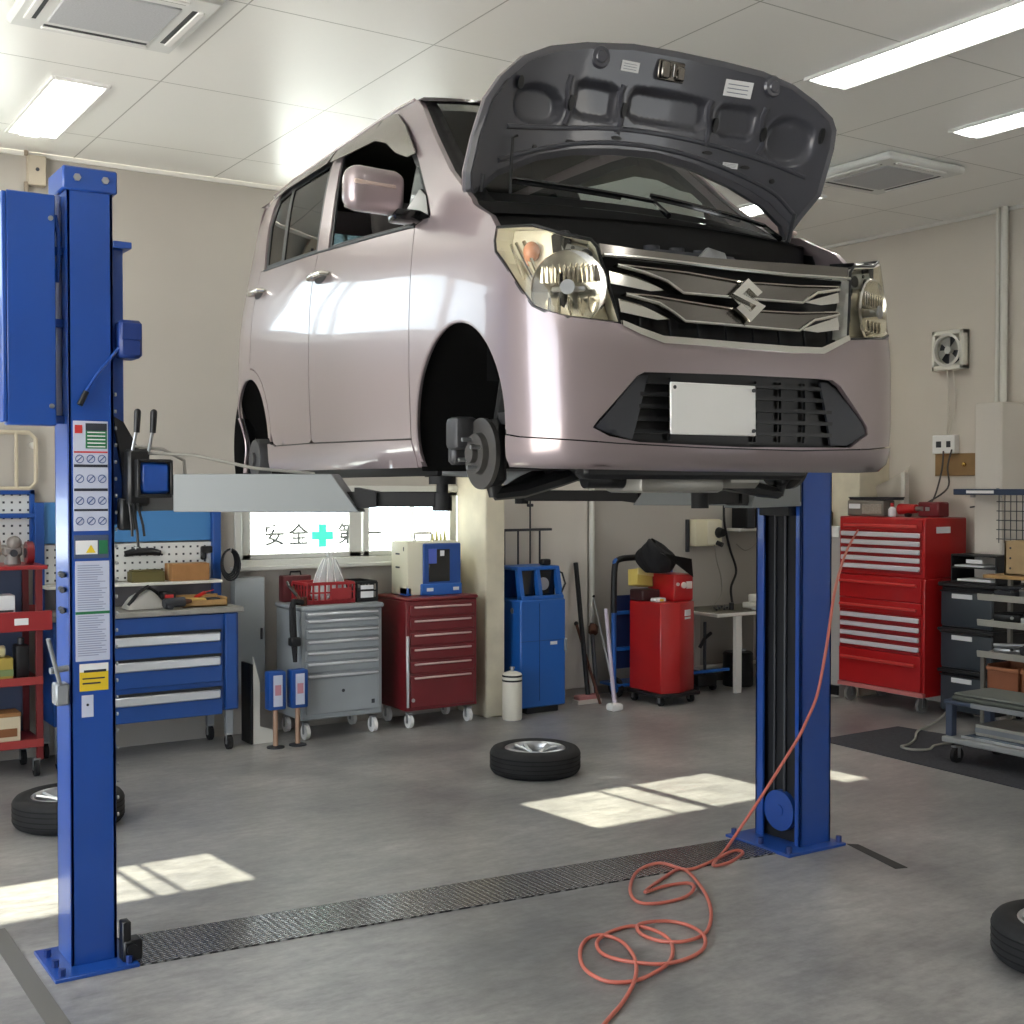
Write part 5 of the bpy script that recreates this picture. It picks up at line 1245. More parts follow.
obj('base', MB().box(-.21, .21, -.05, .39, .07, .10, .006), black, t)
casters(t, [(-.17, .0), (.17, .03), (-.17, .34), (.17, .34)], .035)
t = thing('glove_pack', 'small white and yellow packet lying on the front ledge of the red machine', 'packet', (6.50, 7.84, .8305))
obj('packet', MB().box(-.05, .06, -.04, .04, 0, .03, .008), paper, t); obj('packet_tag', MB().box(-.01, .03, -.042, -.038, .004, .024, .001), yellow, t)
t = thing('yellow_carton', 'yellow carton tilted behind the console of the red machine', 'carton', (6.475, 8.03, .928))
obj('carton', MB(TR(0, 0, .0, R(-8), R(8), .2)).box(-.10, .10, -.05, .05, .018, .15, .004), mat('carton_yellow', (206, 184, 96), .7), t); obj('carton_flap', MB(TR(0, 0, .0, R(-8), R(8), .2)).box(-.10, .10, -.06, -.05, .10, .155, .002), mat('carton_flap', (222, 206, 140), .7), t)
t = thing('black_bag', 'slumped black bag on top of the red machine', 'bag', (6.58, 7.93, 1.051))
def bagb(u, v):
    a = u*2*PI; zz = v
    r = (.17*math.sin(PI*(.12+.86*zz))**.5)*(1+.12*math.sin(3*a+1)+.05*math.sin(9*a+zz*6))
    return Vector((r*1.05*math.cos(a)+.08*zz*(1-zz)-.08*zz, r*.7*math.sin(a), .008+.25*zz+.03*zz*math.sin(a*2)))
obj('bag_body', MB().grid(48, 18, bagb), fabricdark, t, 80); obj('bag_flap', MB().grid(12, 6, lambda u, v: Vector((-.12+.34*u, -.16-.02*v, .18-.15*v*u-.06*u)), .006), black, t)
# blue hand truck
t = thing('hand_truck', 'bright blue hoop framed hand truck behind the red machine', 'hand truck', (6.80, 8.20, 0))
obj('hoop', MB().tube(cat3([(-.47, .0, .10), (-.47, .0, .9), (-.46, .0, 1.10), (-.41, .0, 1.16), (.0, .0, 1.18), (.06, 0, 1.16), (.13, .0, 1.08), (.13, .0, .9), (.13, .0, .08)], 4), .022, 10), cyanblue, t)
obj('handle_grip', MB().tube(cat3([(-.47, 0, .72), (-.47, 0, .9), (-.46, 0, 1.10), (-.41, 0, 1.16), (-.2, 0, 1.173), (.0, 0, 1.18)], 4), .026, 10), black, t)
objs('cross_bar', MB().box(-.46, .12, -.012, .012, .40, .43, .004).box(-.46, .12, -.012, .012, .70, .73, .004), cyanblue, t)
obj('deck', MB().box(-.45, .12, -.02, .22, .10, .125, .004).box(.12, .57, -.27, -.25, .19, .215, .003).box(.10, .13, -.27, .0, .19, .215, .003), cyanblue, t)
obj('back_sheet', MB().box(-.46, .11, .01, .018, .25, .86, .002), mat('sheet_navy', (24, 40, 84), .5), t)
for x, yw in ((-.40, .06), (.13, -.15)):
    w_ = obj('wheel', MB(TR(x, yw, .085, 0, R(90), 0)).lathe([(0, -.02), (.045, -.02), (.05, -.012), (.08, -.02), (.085, -.01), (.085, .01), (.08, .02), (.05, .012), (.045, .02), (0, .02)], 24), rubber, t)
    obj('wheel_hub', MB().cyl((x-.024, yw, .085), (x+.024, yw, .085), .05, seg=20), cyanblue, w_)
obj('frame_sticker', MB().box(.115, .145, -.026, -.02, .88, .93, .002), paper, t)
# white table
t = thing('work_table', 'pale steel table with tools on it beside the rear of the blue lift post', 'table', (7.72, 7.86, 0))
obj('table_top', MB().box(-.55, .50, .0, .60, .66, .69, .005), offwhite, t)
obj('table_surface', MB().box(-.54, .49, .01, .59, .69, .694, .001), mat('table_dark_top', (92, 88, 76), .6, noise=.2), t)
for x in (-.30, .45):
    for y in (.03, .56): obj('leg', MB().box(x-.035, x+.035, y-.02, y+.02, 0, .66, .004), offwhite, t)
obj('stretcher', MB().box(-.50, .45, .52, .55, .14, .17, .003), offwhite, t)
t = thing('bench_grinder', 'pale machine block standing on the dark topped steel table', 'machine', (7.84, 8.02, .694))
obj('block', MB().box(-.13, .13, -.09, .12, 0, .05, .006).box(-.08, .12, -.06, .1, .05, .12, .012, seg=2), offwhite, t); obj('plate', MB().box(-.22, .13, -.12, -.09, .0, .02, .003), silverbelt, t)
t = thing('wrench_heap', 'dark hand wrenches heaped on the table near the wall cables', 'tools', (7.40, 8.10, .694))
wm = MB()
for k in range(5): wm.cyl((-.10+.03*k, -.08, .012+.012*(k % 3)), (.02+.04*k, .08, .012+.012*(k % 2)), .010, seg=8)
obj('wrenches', wm, darkgrey, t); obj('socket', MB().cyl((.1, -.05, 0), (.1, -.05, .06), .022), black, t)
t = thing('trolley_jack', 'dark floor jack parked in the shade under the steel table', 'jack', (7.24, 8.22, 0))
obj('jack_body', MB().box(-.10, .12, -.15, .15, .04, .15, .02, seg=2), black, t)
obj('jack_handle', MB().tube([(.0, -.12, .12), (-.02, -.14, .35), (.0, -.12, .60)], .014, 8), darkgrey, t); obj('jack_grip', MB().tube([(-.06, -.12, .38), (-.02, -.14, .46), (.06, -.13, .50)], .016, 8), black, t)
for x in (-.09, .11): obj('jack_wheel', MB().cyl((x-.015, -.1, .035), (x+.015, -.1, .035), .035), darkgrey, t)
t = thing('drum', 'dark round drum in the shade under the steel table', 'drum', (7.72, 8.20, 0))
obj('drum_shell', MB().lathe([(0, 0), (.13, 0), (.135, .01), (.13, .13), (.135, .14), (.13, .27), (.135, .28), (.12, .30), (0, .30)], 24), black, t); obj('drum_cap', MB().cyl((.06, 0, .30), (.06, 0, .32), .025), steel, t)
# wall shelf with cans over the table
t = thing('wall_shelf', 'white shelf on brackets on the wall above the steel table', 'shelf', (8.02, 8.5, 1.36))
obj('board', MB().box(-.20, .45, -.22, -.002, 0, .025, .003), offwhite, t)
for x in (-.15, .38): obj('bracket', MB().box(x-.012, x+.012, -.18, -.002, -.012, 0, .002).box(x-.012, x+.012, -.012, -.002, -.14, 0, .002), steel, t)
for x, lb in ((7.93, 'black binder upright at the end of the wall shelf'), (8.12, 'dark can further along the wall shelf')):
    t = thing('binder' if x < 8 else 'spray_can', lb, 'binder' if x < 8 else 'can', (x, 8.36, 1.385))
    if x < 8: obj('cover', MB().box(-.06, .04, -.11, .09, 0, .27, .004), black, t); obj('pages', MB().box(-.052, .032, -.112, .085, .006, .262, .001), darkgrey, t)
    else: obj('can', MB().lathe([(0, 0), (.033, 0), (.034, .01), (.034, .17), (.025, .19), (0, .19)], 20), darkgrey, t); obj('cap', MB().cyl((0, 0, .19), (0, 0, .225), .02), white, t)
tag(obj('paper_roll', MB().cyl((8.02, 8.38, 1.3855), (8.02, 8.38, 1.60), .045, seg=24), white), 'white paper roll standing on the wall shelf between binder and can', 'paper roll')
# junction box with cables
t = thing('junction_box', 'cream electrical box on the wall with black plugs hanging out', 'electrical box', (7.56, 8.5, 1.23))
obj('box', MB().box(-.16, .14, -.10, 0, 0, .24, .012, seg=2), mat('cream_plastic', (222, 214, 184), .45), t); obj('box_lid', MB().box(-.03, .14, -.112, -.10, .01, .23, .006), mat('cream_lid', (228, 222, 198), .45), t)
obj('plug', MB().cyl((.10, -.11, .12), (.10, -.17, .12), .05, .035).cyl((.08, -.11, .03), (.10, -.16, .01), .022), black, t)
obj('backplate', MB().box(-.20, -.17, -.03, 0, -.05, .24, .003), darkgrey, t)
for nm, P, lb, r_ in (('power_cable', [(7.60, 8.38, 1.24), (7.62, 8.37, 1.10), (7.68, 8.38, .95), (7.70, 8.40, .80), (7.60, 8.38, .70)], 'thin pale cable drooping from the cream electrical box to the table', .006), ('power_cable', [(7.79, 8.46, 1.75), (7.79, 8.46, 1.45), (7.86, 8.46, 1.2), (7.92, 8.44, 1.0), (7.82, 8.40, .85), (7.80, 8.36, .71)], 'thick black cable running down the wall from ceiling height to the table', .011), ('power_cable', [(8.30, 8.46, 1.35), (8.2, 8.46, 1.25), (8.05, 8.45, 1.18), (7.93, 8.45, 1.24)], 'thin cable looping under the white wall shelf', .005)):
    tag(obj(nm, MB().tube(cat3(P), r_, 8), black if r_ > .008 else cordgrey), lb, 'cable')

# red shelf trolley at the picture edge
t = thing('shelf_trolley', 'red shelf trolley loaded with boxes at the window end of the back wall', 'trolley', (1.41, 7.92, 0))
objs('post', MB().box(.29, .33, .0, .03, .10, 1.28, .003).box(.29, .33, .38, .41, .10, 1.28, .003).box(-.33, -.29, .0, .03, .10, 1.28, .003).box(-.33, -.29, .38, .41, .10, 1.28, .003), mat('trolley_maroon', (104, 26, 30), .45), t)
for z in (.20, .58): obj('shelf', MB().box(-.33, .33, .0, .41, z, z+.015, .002).box(-.33, .33, -.008, .004, z-.02, z+.03, .003), mat('shelf_red', (150, 52, 50), .45), t)
obj('tray', MB().box(-.34, .36, -.02, .43, .90, .912, .002).box(-.34, .38, -.03, -.012, .89, 1.01, .004).box(-.34, .38, .42, .43, .89, 1.01, .004), trolleyred, t)
obj('tray_label', MB().box(.16, .24, -.0335, -.029, .93, .97, .001), paper, t)
obj('top_shelf', MB().box(-.34, .36, -.01, .42, 1.26, 1.285, .004), trolleyred, t)
obj('back_panel', MB().box(-.30, .30, .395, .405, .2, 1.26, .002), mat('panel_dim_blue', (70, 82, 110), .6), t)
casters(t, [(-.29, .02), (.29, .02), (-.29, .39), (.29, .39)], .05)
def onshelf(nm, lb, cat, x, y, z, parts, grp=None):
    t = thing(nm, lb, cat, (x, y, z), 0, grp)
    for pn, b, m in parts: obj(pn, b, m, t)
    return t
onshelf('white_carton', 'white carton with a dark panel in the middle tray of the red trolley', 'carton', 1.52, 8.08, .912, [('carton', MB().box(-.10, .08, -.07, .07, 0, .19, .004), paper), ('dark_panel', MB().box(-.02, .07, -.073, -.069, .02, .10, .001), darkgrey)])
onshelf('small_tin', 'small dark tin beside the white carton in the red trolley', 'tin', 1.65, 8.05, .912, [('tin', MB().cyl((0, 0, 0), (0, 0, .07), .035), darkgrey), ('lid', MB().cyl((0, 0, .07), (0, 0, .08), .037), steel)])
onshelf('filter_box', 'yellow and green filter box on the third shelf of the red trolley', 'box', 1.50, 8.05, .595, [('carton', MB().box(-.09, .08, -.07, .07, 0, .13, .004), mat('box_olive_yellow', (170, 150, 70), .7)), ('stripe', MB().box(-.091, .081, -.072, -.069, .02, .06, .001), mat('stripe_green', (120, 140, 90), .7))])
onshelf('grease_can', 'pale can lying on the yellow filter box in the red trolley', 'can', 1.48, 8.05, .726, [('can', MB().cyl((-.07, 0, .035), (.06, 0, .035), .035), mat('can_cream', (206, 196, 150), .5)), ('can_end', MB().cyl((.06, 0, .035), (.066, 0, .035), .030), steel)])
onshelf('black_jug', 'black oil jug on the third shelf of the red trolley', 'jug', 1.64, 8.06, .595, [('jug', MB().box(-.04, .04, -.06, .06, 0, .20, .015, seg=2), black), ('jug_neck', MB().cyl((0, 0, .2), (0, 0, .24), .02), darkgrey)])
onshelf('parts_carton', 'pale printed carton on the lowest shelf of the red trolley', 'carton', 1.52, 8.06, .215, [('carton', MB().box(-.13, .10, -.08, .08, 0, .17, .004), mat('carton_cream', (200, 188, 160), .7)), ('print', MB().box(-.08, .08, -.083, -.079, .03, .08, .001), mat('print_brown', (130, 84, 50), .7)), ('lid', MB().box(-.132, .102, -.082, .082, .15, .175, .002), cardboard)])
for k, (x, m, lb) in enumerate(((1.36, rust, 'rusty round flange on the top shelf of the red trolley'), (1.48, mat('casting_pale', (170, 150, 132), .6, .3), 'pale cast part on the top shelf of the red trolley'), (1.60, mat('casting_grey', (140, 134, 130), .55, .4), 'grey cast housing at the end of the red trolley top shelf'))):
    onshelf('engine_part', lb, 'engine part', x, 8.08, 1.285, [('casting', MB().cyl((0, 0, 0), (0, 0, .06), .05, .042, seg=18).box(-.055, .055, -.03, .03, .05, .11, .012).sphere((.01, 0, .13), .045), m), ('bore', MB().cyl((0, -.05, .07), (0, -.02, .07), .022), darkgrey)], 'engine parts on the red trolley')
onshelf('dark_disc', 'maroon disc standing on edge past the end of the red trolley top shelf', 'disc', 1.69, 8.05, 1.285, [('disc', MB().cyl((-.02, 0, .07), (.02, 0, .07), .07, seg=28), dred), ('disc_hub', MB().cyl((-.026, 0, .07), (.026, 0, .07), .03, seg=16), darkgrey)])
t = thing('paint_gun', 'black handled scraper with pale blade poking out beside the red trolley', 'scraper', (1.80, 8.12, .925))
# pegboard over the trolley
bpy.data.objects.remove(t)
t = thing('pegboard_rack', 'white pegboard in a blue frame on the wall over the red trolley', 'pegboard', (1.35, 8.498, 1.37))
pm, ph = MB(), MB(); pegboard(pm, ph, -.45, .44, .02, .35, -.03)
po = obj('board', pm, pgm, t); obj('peg_holes', ph, darkgrey, po)
obj('frame', MB().box(-.47, -.44, -.06, -.0, .0, .37, .003).box(.43, .46, -.06, 0, .0, .37, .003).box(-.47, .46, -.06, 0, .34, .37, .003).box(-.47, .46, -.09, -.03, .19, .22, .003), blue2, t)
t = thing('pipe_rack', 'cream pipe frame fixed to the wall beneath the side cover of the lift post', 'pipe frame', (1.5, 8.497, 1.93))
obj('pipes', MB().tube([(-.5, -.05, .18), (.28, -.05, .18), (.32, -.05, .14), (.32, -.05, -.14), (.28, -.05, -.18), (-.5, -.05, -.18)], .014, 8).cyl((.20, -.05, .18), (.20, -.05, -.18), .012), mat('pipe_cream', (190, 180, 158), .6), t)
objs('wall_flange', MB().cyl((.31, -.05, .10), (.31, 0, .10), .022).cyl((-.2, -.05, .18), (-.2, 0, .18), .022).cyl((-.2, -.05, -.18), (-.2, 0, -.18), .022), offwhite, t)
t = thing('conduit_box', 'small cream conduit box high on the wall over the blue lift post', 'electrical box', (1.84, 8.5, 3.72))
obj('box', MB().box(-.055, .055, -.07, 0, -.02, .17, .004), mat('box_putty', (182, 172, 154), .6), t); obj('conduit', MB().cyl((-.06, -.03, .0), (-.06, -.03, -.30), .014).cyl((-.06, -.03, .17), (-.06, -.03, .20), .014), mat('conduit_brown', (140, 128, 112), .6), t)
obj('box_screw', MB().cyl((0, -.07, .08), (0, -.075, .08), .012), darkgrey, t)

# ------------------------------------------------------------------ along the side wall (fronts face the room)
RW = R(-90)
def place(name, label, cat, x, y, z=0, grp=None): return thing(name, label, cat, (x, y, z), RW, grp)
t = place('tool_chest', 'tall bright red two-stage tool chest with rows of silver drawer handles', 'tool chest', 7.90, 6.76)
W_ = .86
obj('lower_cabinet', MB().box(-W_/2, W_/2, .0, .52, .13, 1.05, .008), red, t)
obj('upper_chest', MB().box(-W_/2, W_/2, .0, .50, 1.05, 1.52, .008), red, t)
sr = mat('silver_handle', (222, 218, 224), .4, .2); rd2 = mat('drawer_red_shade', (150, 26, 30), .4, 0, .2); rh = mat('red_handle', (206, 60, 56), .35, 0, .3)
for k in range(5): 
    z1 = 1.405-.065*k
    d = obj('drawer', MB().box(-W_/2+.03, W_/2-.03, -.012, .02, z1-.062, z1-.002, .003), rd2, t); obj('handle', MB().box(-W_/2+.035, W_/2-.035, -.03, -.01, z1-.042, z1-.004, .006), sr, d)
d = obj('drawer', MB().box(-W_/2+.02, W_/2-.02, -.014, .02, 1.41, 1.51, .003), red, t); obj('handle', MB().box(-W_/2+.06, W_/2-.06, -.034, -.012, 1.435, 1.465, .008), rh, d)
for (a, b) in ((.86, 1.05), (.76, .86)):
    d = obj('drawer', MB().box(-W_/2+.02, W_/2-.02, -.022, .01, a+.004, b-.004, .003), red, t); obj('handle', MB().cyl((-W_/2+.04, -.04, b-.055), (W_/2-.05, -.04, b-.055), .012, seg=10), rh, d)
for k in range(4):
    z1 = .75-.075*k
    d = obj('drawer', MB().box(-W_/2+.03, W_/2-.03, -.018, .01, z1-.072, z1-.002, .003), rd2, t); obj('handle', MB().box(-W_/2+.035, W_/2-.035, -.036, -.016, z1-.046, z1-.008, .006), sr, d)
d = obj('drawer', MB().box(-W_/2+.02, W_/2-.02, -.024, .01, .17, .45, .003), red, t); obj('handle', MB().cyl((-W_/2+.06, -.045, .375), (W_/2-.06, -.045, .375), .014, seg=10), rh, d)
obj('bottom_rail', MB().box(-W_/2, W_/2, -.02, .02, .13, .165, .003), mat('rail_pale_red', (200, 120, 116), .4), t)
obj('side_label', MB().box(W_/2, W_/2+.003, .13, .30, 1.40, 1.45, .001), paper, t)
casters(t, [(-.36, .06), (.36, .06), (-.36, .44), (.36, .44)], .06, mat('caster_grey', (120, 118, 116), .6))
onc = lambda nm, lb, cat, u, v, parts: [obj(pn, b, m, tt) for tt in [place(nm, lb, cat, 7.90+v, 6.76-u, 1.521)] for pn, b, m in parts]
onc('radio', 'grey radio on top of the red tool chest', 'radio', -.24, .16, [('case', MB().box(-.20, .18, -.06, .08, 0, .13, .012, seg=2), mat('radio_grey', (120, 114, 106), .5)), ('speaker_grille', MB().box(-.04, .16, -.064, -.058, .02, .10, .003), mat('radio_grille', (160, 152, 140), .5, noise=.2, nscale=90)), ('tuner_panel', MB().box(-.18, -.06, -.064, -.058, .06, .10, .003), paper)])
onc('flat_tray', 'dark flat tray lying across the grey radio', 'tray', -.22, .16, [('tray', MB().box(-.20, .26, -.06, .07, .132, .15, .004), darkgrey), ('rim', MB().box(-.205, .265, -.065, .075, .148, .156, .003), black)])
onc('impact_driver', 'red impact driver lying on the tool chest next to the radio', 'power tool', .12, .18, [('motor', MB().cyl((-.08, 0, .06), (.08, 0, .065), .045, .035), red), ('grip', MB().box(-.03, .03, -.02, .02, .0, .05, .01), black), ('nose', MB().cyl((.08, 0, .065), (.14, 0, .066), .018), steel)])
onc('red_case', 'small dark red case on the tool chest end beneath hanging wires', 'case', .30, .26, [('case', MB().box(-.10, .10, -.07, .07, 0, .12, .012), dred), ('clasp', MB().box(-.02, .02, -.075, -.068, .05, .08, .002), steel)])
onc('spray_bottle', 'small white bottle with red cap standing on the tool chest', 'bottle', .01, .12, [('bottle', MB().lathe([(0, 0), (.028, 0), (.03, .01), (.03, .06), (.012, .08), (0, .08)], 18), paper), ('cap', MB().cyl((0, 0, .08), (0, 0, .11), .014), red)])
# white fender cover behind the bumper corner
t = thing('seat_cover', 'pale folded plastic seat shell on the wall ledge just past the bumper corner', 'seat shell', (8.30, 7.10, 1.58), RW)
obj('shell', MB().grid(10, 14, lambda u, v: Vector((-.16+.34*u+.10*v, .02+.06*math.sin(u*PI), .02+.34*v*(.5+.5*u)+.03*math.sin(v*3))), .012), mat('shell_ivory', (222, 216, 206), .5), t)
obj('bracket', MB().box(.20, .24, .0, .06, .0, .30, .004).box(-.2, .25, .0, .09, -.06, .02, .004), offwhite, t)
# counter behind the post
t = place('side_counter', 'narrow white topped counter between the lift post and the red tool chest', 'counter', 7.95, 7.43)
obj('counter_top', MB().box(-.20, .20, -.02, .50, 1.34, 1.43, .005), white, t); obj('counter_body', MB().box(-.18, .18, .02, .48, .0, 1.34, .005), mat('counter_shade', (176, 172, 168), .6), t); obj('toe_kick', MB().box(-.18, .18, .0, .02, .02, .10, .002), black, t)
t = place('oil_filter_can', 'olive can on the narrow white counter by the lift post', 'can', 8.03, 7.45, 1.431)
obj('can', MB().lathe([(0, 0), (.05, 0), (.052, .01), (.052, .11), (.04, .125), (0, .125)], 20), mat('can_olive', (86, 80, 58), .5), t); obj('rod', MB().cyl((-.02, 0, .12), (-.02, 0, .40), .006, seg=8), darkgrey, t)
# fan, sockets, board on the wall
t = place('wall_fan', 'white square wall fan mounted high on the side wall', 'wall fan', 8.5, 6.54, 2.70)
obj('housing', MB().box(-.15, -.115, -.09, 0, 0, .32, .008).box(.115, .15, -.09, 0, 0, .32, .008).box(-.15, .15, -.09, 0, 0, .04, .008).box(-.15, .15, -.09, 0, .28, .32, .008).box(-.15, .15, -.03, 0, 0, .32, .004), mat('fan_ivory', (228, 226, 214), .45), t)
rg = MB(TR(0, -.085, .16, R(90), 0, 0)).lathe([(.125, -.01), (.135, .008), (.115, .012), (.11, -.01)], 32)
pass
obj('guard', rg, offwhite, t)
bl = MB(TR(0, -.06, .16, R(90), 0, 0)).cyl((0, 0, -.02), (0, 0, .02), .03)
for k in range(4):
    a = k*PI/2+.4; bl.grid(4, 6, lambda u, v, a=a: Vector(((.03+.075*u)*math.cos(a+(v-.5)*.9), (.03+.075*u)*math.sin(a+(v-.5)*.9), (v-.5)*.02)), .003)
obj('blades', bl, mat('blade_grey', (196, 196, 190), .4), t)
obj('back_plate', MB().cyl((0, -.032, .16), (0, -.03, .16), .112, seg=28), darkgrey, t)
t = place('socket_box', 'small white double socket box under the wall fan', 'socket', 8.5, 6.58, 2.03)
obj('box', MB().box(-.12, .10, -.06, 0, 0, .15, .006), white, t); objs('outlet', MB().box(-.08, -.03, -.064, -.058, .05, .10, .002).box(.02, .06, -.064, -.058, .05, .10, .002), darkgrey, t)
t = place('plywood_board', 'small brown plywood board on the wall under the white socket box', 'board', 8.5, 6.50, 1.85)
obj('board', MB().box(-.20, .20, -.02, 0, 0, .18, .002), mat('ply_brown', (146, 116, 76), .7, noise=.15), t); obj('brass_knob', MB().sphere((.09, -.035, .09), .018), mat('brass', (206, 170, 90), .25, .9), t)
for P, lb in (([(8.43, 6.55, 2.70), (8.46, 6.56, 2.45), (8.47, 6.58, 2.18)], 'pale cord running straight down from the wall fan to the socket box'), ([(8.46, 6.52, 2.70), (8.47, 6.50, 2.45), (8.46, 6.55, 2.19)], 'second pale cord bowing out under the wall fan')):
    tag(obj('fan_cord', MB().tube(cat3(P), .006, 6), mat('cord_pale', (206, 200, 188), .5)), lb, 'cord')
for P, lb in (([(8.43, 6.58, 2.05), (8.40, 6.57, 1.90), (8.36, 6.60, 1.70), (8.30, 6.62, 1.60)], 'dark wire drooping from the socket box to the tool chest'), ([(8.43, 6.50, 2.06), (8.38, 6.50, 1.92), (8.42, 6.53, 1.75), (8.33, 6.68, 1.62)], 'second dark wire crossing the plywood board')):
    tag(obj('hanging_wire', MB().tube(cat3(P), .007, 6), mat('wire_dark', (70, 66, 64), .6)), lb, 'wire')
tag(obj('wall_rod', MB(TR(8.40, 6.20, 1.60)).tube([(0, .1, 0), (0, -.1, .03), (0, -.16, .02), (0, -.18, -.3)], .006, 6), darkgrey), 'thin bent rod on the wall beside the tool chest', 'rod')
# blue bar shelf and wire grid
t = place('bar_shelf', 'dark blue bar shelf in front of the white wall duct', 'shelf', 8.12, 6.10, 1.70)
obj('bar', MB().box(-.10, .75, -.06, .04, 0, .045, .004), mat('bar_navy', (40, 56, 84), .45), t); obj('bar_label', MB().box(.02, .26, -.0635, -.058, .012, .034, .001), paper, t)
for x in (.0, .6): obj('bracket', MB().box(x-.015, x+.015, .03, .06, -.02, .03, .003), steel, t)
gm = mat('grid_wire', (70, 74, 78), .5, .5); gb = MB()
for k in range(10): gb.cyl((.22+.05*k, .06, -.36), (.22+.05*k, .06, .0), .004, seg=6)
for k in range(5): gb.cyl((.20, .06, -.05-.07*k), (.72, .06, -.05-.07*k), .004, seg=6)
t2 = place('wire_grid', 'dark wire grid panel hanging under the blue bar shelf', 'wire grid', 8.12, 6.10, 1.70)
obj('grid', gb, gm, t2); objs('hook', MB().tube([(.24, .06, -.02), (.24, .02, .05), (.24, .0, .048)], .005, 6).tube([(.60, .06, -.02), (.60, .02, .05), (.60, .0, .048)], .005, 6), steel, t2)
# black drawer tower
t = place('drawer_tower', 'stack of dark plastic drawers with white labels beside the red tool chest', 'drawer tower', 7.98, 6.02)
tb = mat('tower_black', (22, 24, 27), .5); dk = mat('drawer_slate', (50, 58, 66), .4)
obj('tower_frame', MB().box(-.23, .23, .02, .42, .05, 1.0, .006).box(-.25, .25, -.01, .44, 1.0, 1.035, .01).box(-.25, .25, -.01, .44, .66, .685, .006).box(-.25, .25, -.01, .44, .345, .37, .006), tb, t)
for z in (.06, .385, .70):
    d = obj('drawer', MB().box(-.225, .225, .0, .03, z, z+.27, .012, seg=2), dk, t); obj('drawer_label', MB().box(-.12, .06, -.006, .001, z+.215, z+.25, .001), paper, d); obj('drawer_lip', MB().box(-.225, .225, -.012, .0, z+.262, z+.275, .003), black, d)
casters(t, [(-.2, .06), (.2, .06), (-.2, .38), (.2, .38)], .025)
t = place('letter_tray', 'two-tier black tray with papers on top of the dark drawer tower', 'tray', 8.0, 5.97, 1.035)
obj('tiers', MB().box(-.20, .20, .0, .30, .0, .012, .003).box(-.20, .20, .0, .30, .11, .122, .003).box(-.20, .20, .0, .30, .20, .215, .004).box(-.20, -.19, .0, .30, 0, .21, .002).box(.19, .20, .0, .30, 0, .21, .002).box(-.2, .2, .29, .30, 0, .21, .002), tb, t)
objs('papers', MB().box(-.15, .15, .01, .26, .0125, .03, .002).box(-.16, .10, -.01, .24, .1225, .135, .002), paper, t)
obj('tray_label', MB().box(-.06, .08, -.004, .0, .15, .18, .001), paper, t)
# rack at the picture edge
t = place('parts_rack', 'steel parts rack with sloping trays and a wooden crate on top', 'rack', 7.55, 5.24)
rkm = mat('rack_grey', (120, 118, 112), .5, .4)
objs('rack_post', MB().box(-.33, -.30, .30, .33, 0, 1.14, .003).box(.42, .45, .30, .33, 0, 1.14, .003).box(-.33, -.30, .0, .03, 0, .60, .003).box(.42, .45, .0, .03, 0, .60, .003).box(-.33, .45, .0, .33, .28, .30, .003), rkm, t)
for z in (.98, .80, .58): obj('tray', MB(TR(0, 0, z, R(8), 0, 0)).box(-.34, .46, -.02, .32, -.008, .0, .002).box(-.34, .46, -.025, -.015, -.01, .035, .002), mat('tray_grey', (176, 174, 166), .45, .2), t)
obj('top_board', MB().box(-.33, .46, .02, .34, 1.12, 1.145, .003), woodm, t)
t = place('wooden_crate', 'pale plywood crate standing on top of the parts rack', 'crate', 7.60, 5.14, 1.146)
obj('crate', MB().box(-.28, .40, .0, .02, 0, .24, .003).box(-.28, .40, .22, .24, 0, .24, .003).box(-.28, -.26, .0, .24, 0, .24, .003).box(.38, .40, .0, .24, 0, .24, .003).box(-.28, .40, 0, .24, 0, .015, .001), mat('pale_ply', (176, 150, 112), .7, noise=.15), t)
ho = MB()
for k in range(3): ho.cyl((-.23, .002, .05+.07*k), (-.23, -.002, .05+.07*k), .008, seg=10)
objs('crate_hole', ho, darkgrey, t)
rng = random.Random(9)
for k in range(9):
    z = (.99, .81, .59)[k//3]; u = -.165+.20*(k % 3); 
    m = (darkgrey, paper, steel, black)[(k*2+k//3) % 4]
    lbs = ['dark socket set', 'white packet', 'steel ratchet', 'pale bracket', 'black clip', 'grey fitting', 'dark puller', 'white cap', 'steel joint']
    t = place('loose_tool', '%s in the %s sloping tray of the parts rack' % (lbs[k], ('topmost', 'middle', 'lowest')[k//3]), 'tool', 7.64, 5.24-u, z+.012, 'tools in the rack trays')
    b = MB(TR(0, 0, 0, R(8), 0, rng.uniform(-.4, .4)))
    b.box(-.09, .09, -.05, .05, .002, .04+.02*(k % 2), .008, seg=2).cyl((-.10, .0, .05), (.11, .02, .055), .014, seg=8)
    obj('tool_body', b, m, t); obj('tool_tip', MB().cyl((.05, -.04, .03), (.08, -.08, .035), .012, seg=8), black if m != black else steel, t)
for k, (u, lb) in enumerate(((-.155, 'tan plastic parts bin on the low rack shelf nearer the drawer tower'), (.115, 'tan plastic parts bin further along the low rack shelf'))):
    t = place('parts_bin', lb, 'bin', 7.56, 5.24-u, .301, 'tan bins on the rack')
    obj('bin', MB().box(-.125, .125, .0, .008, .0, .19, .003).box(-.125, -.117, .0, .26, .0, .22, .003).box(.117, .125, .0, .26, .0, .22, .003).box(-.125, .125, .25, .26, 0, .22, .003).box(-.125, .125, 0, .26, 0, .008, .001), tan, t)
    obj('bin_lip', MB().box(-.13, .13, -.012, .01, .18, .205, .004), mat('bin_lip_tan', (168, 110, 78), .6), t)
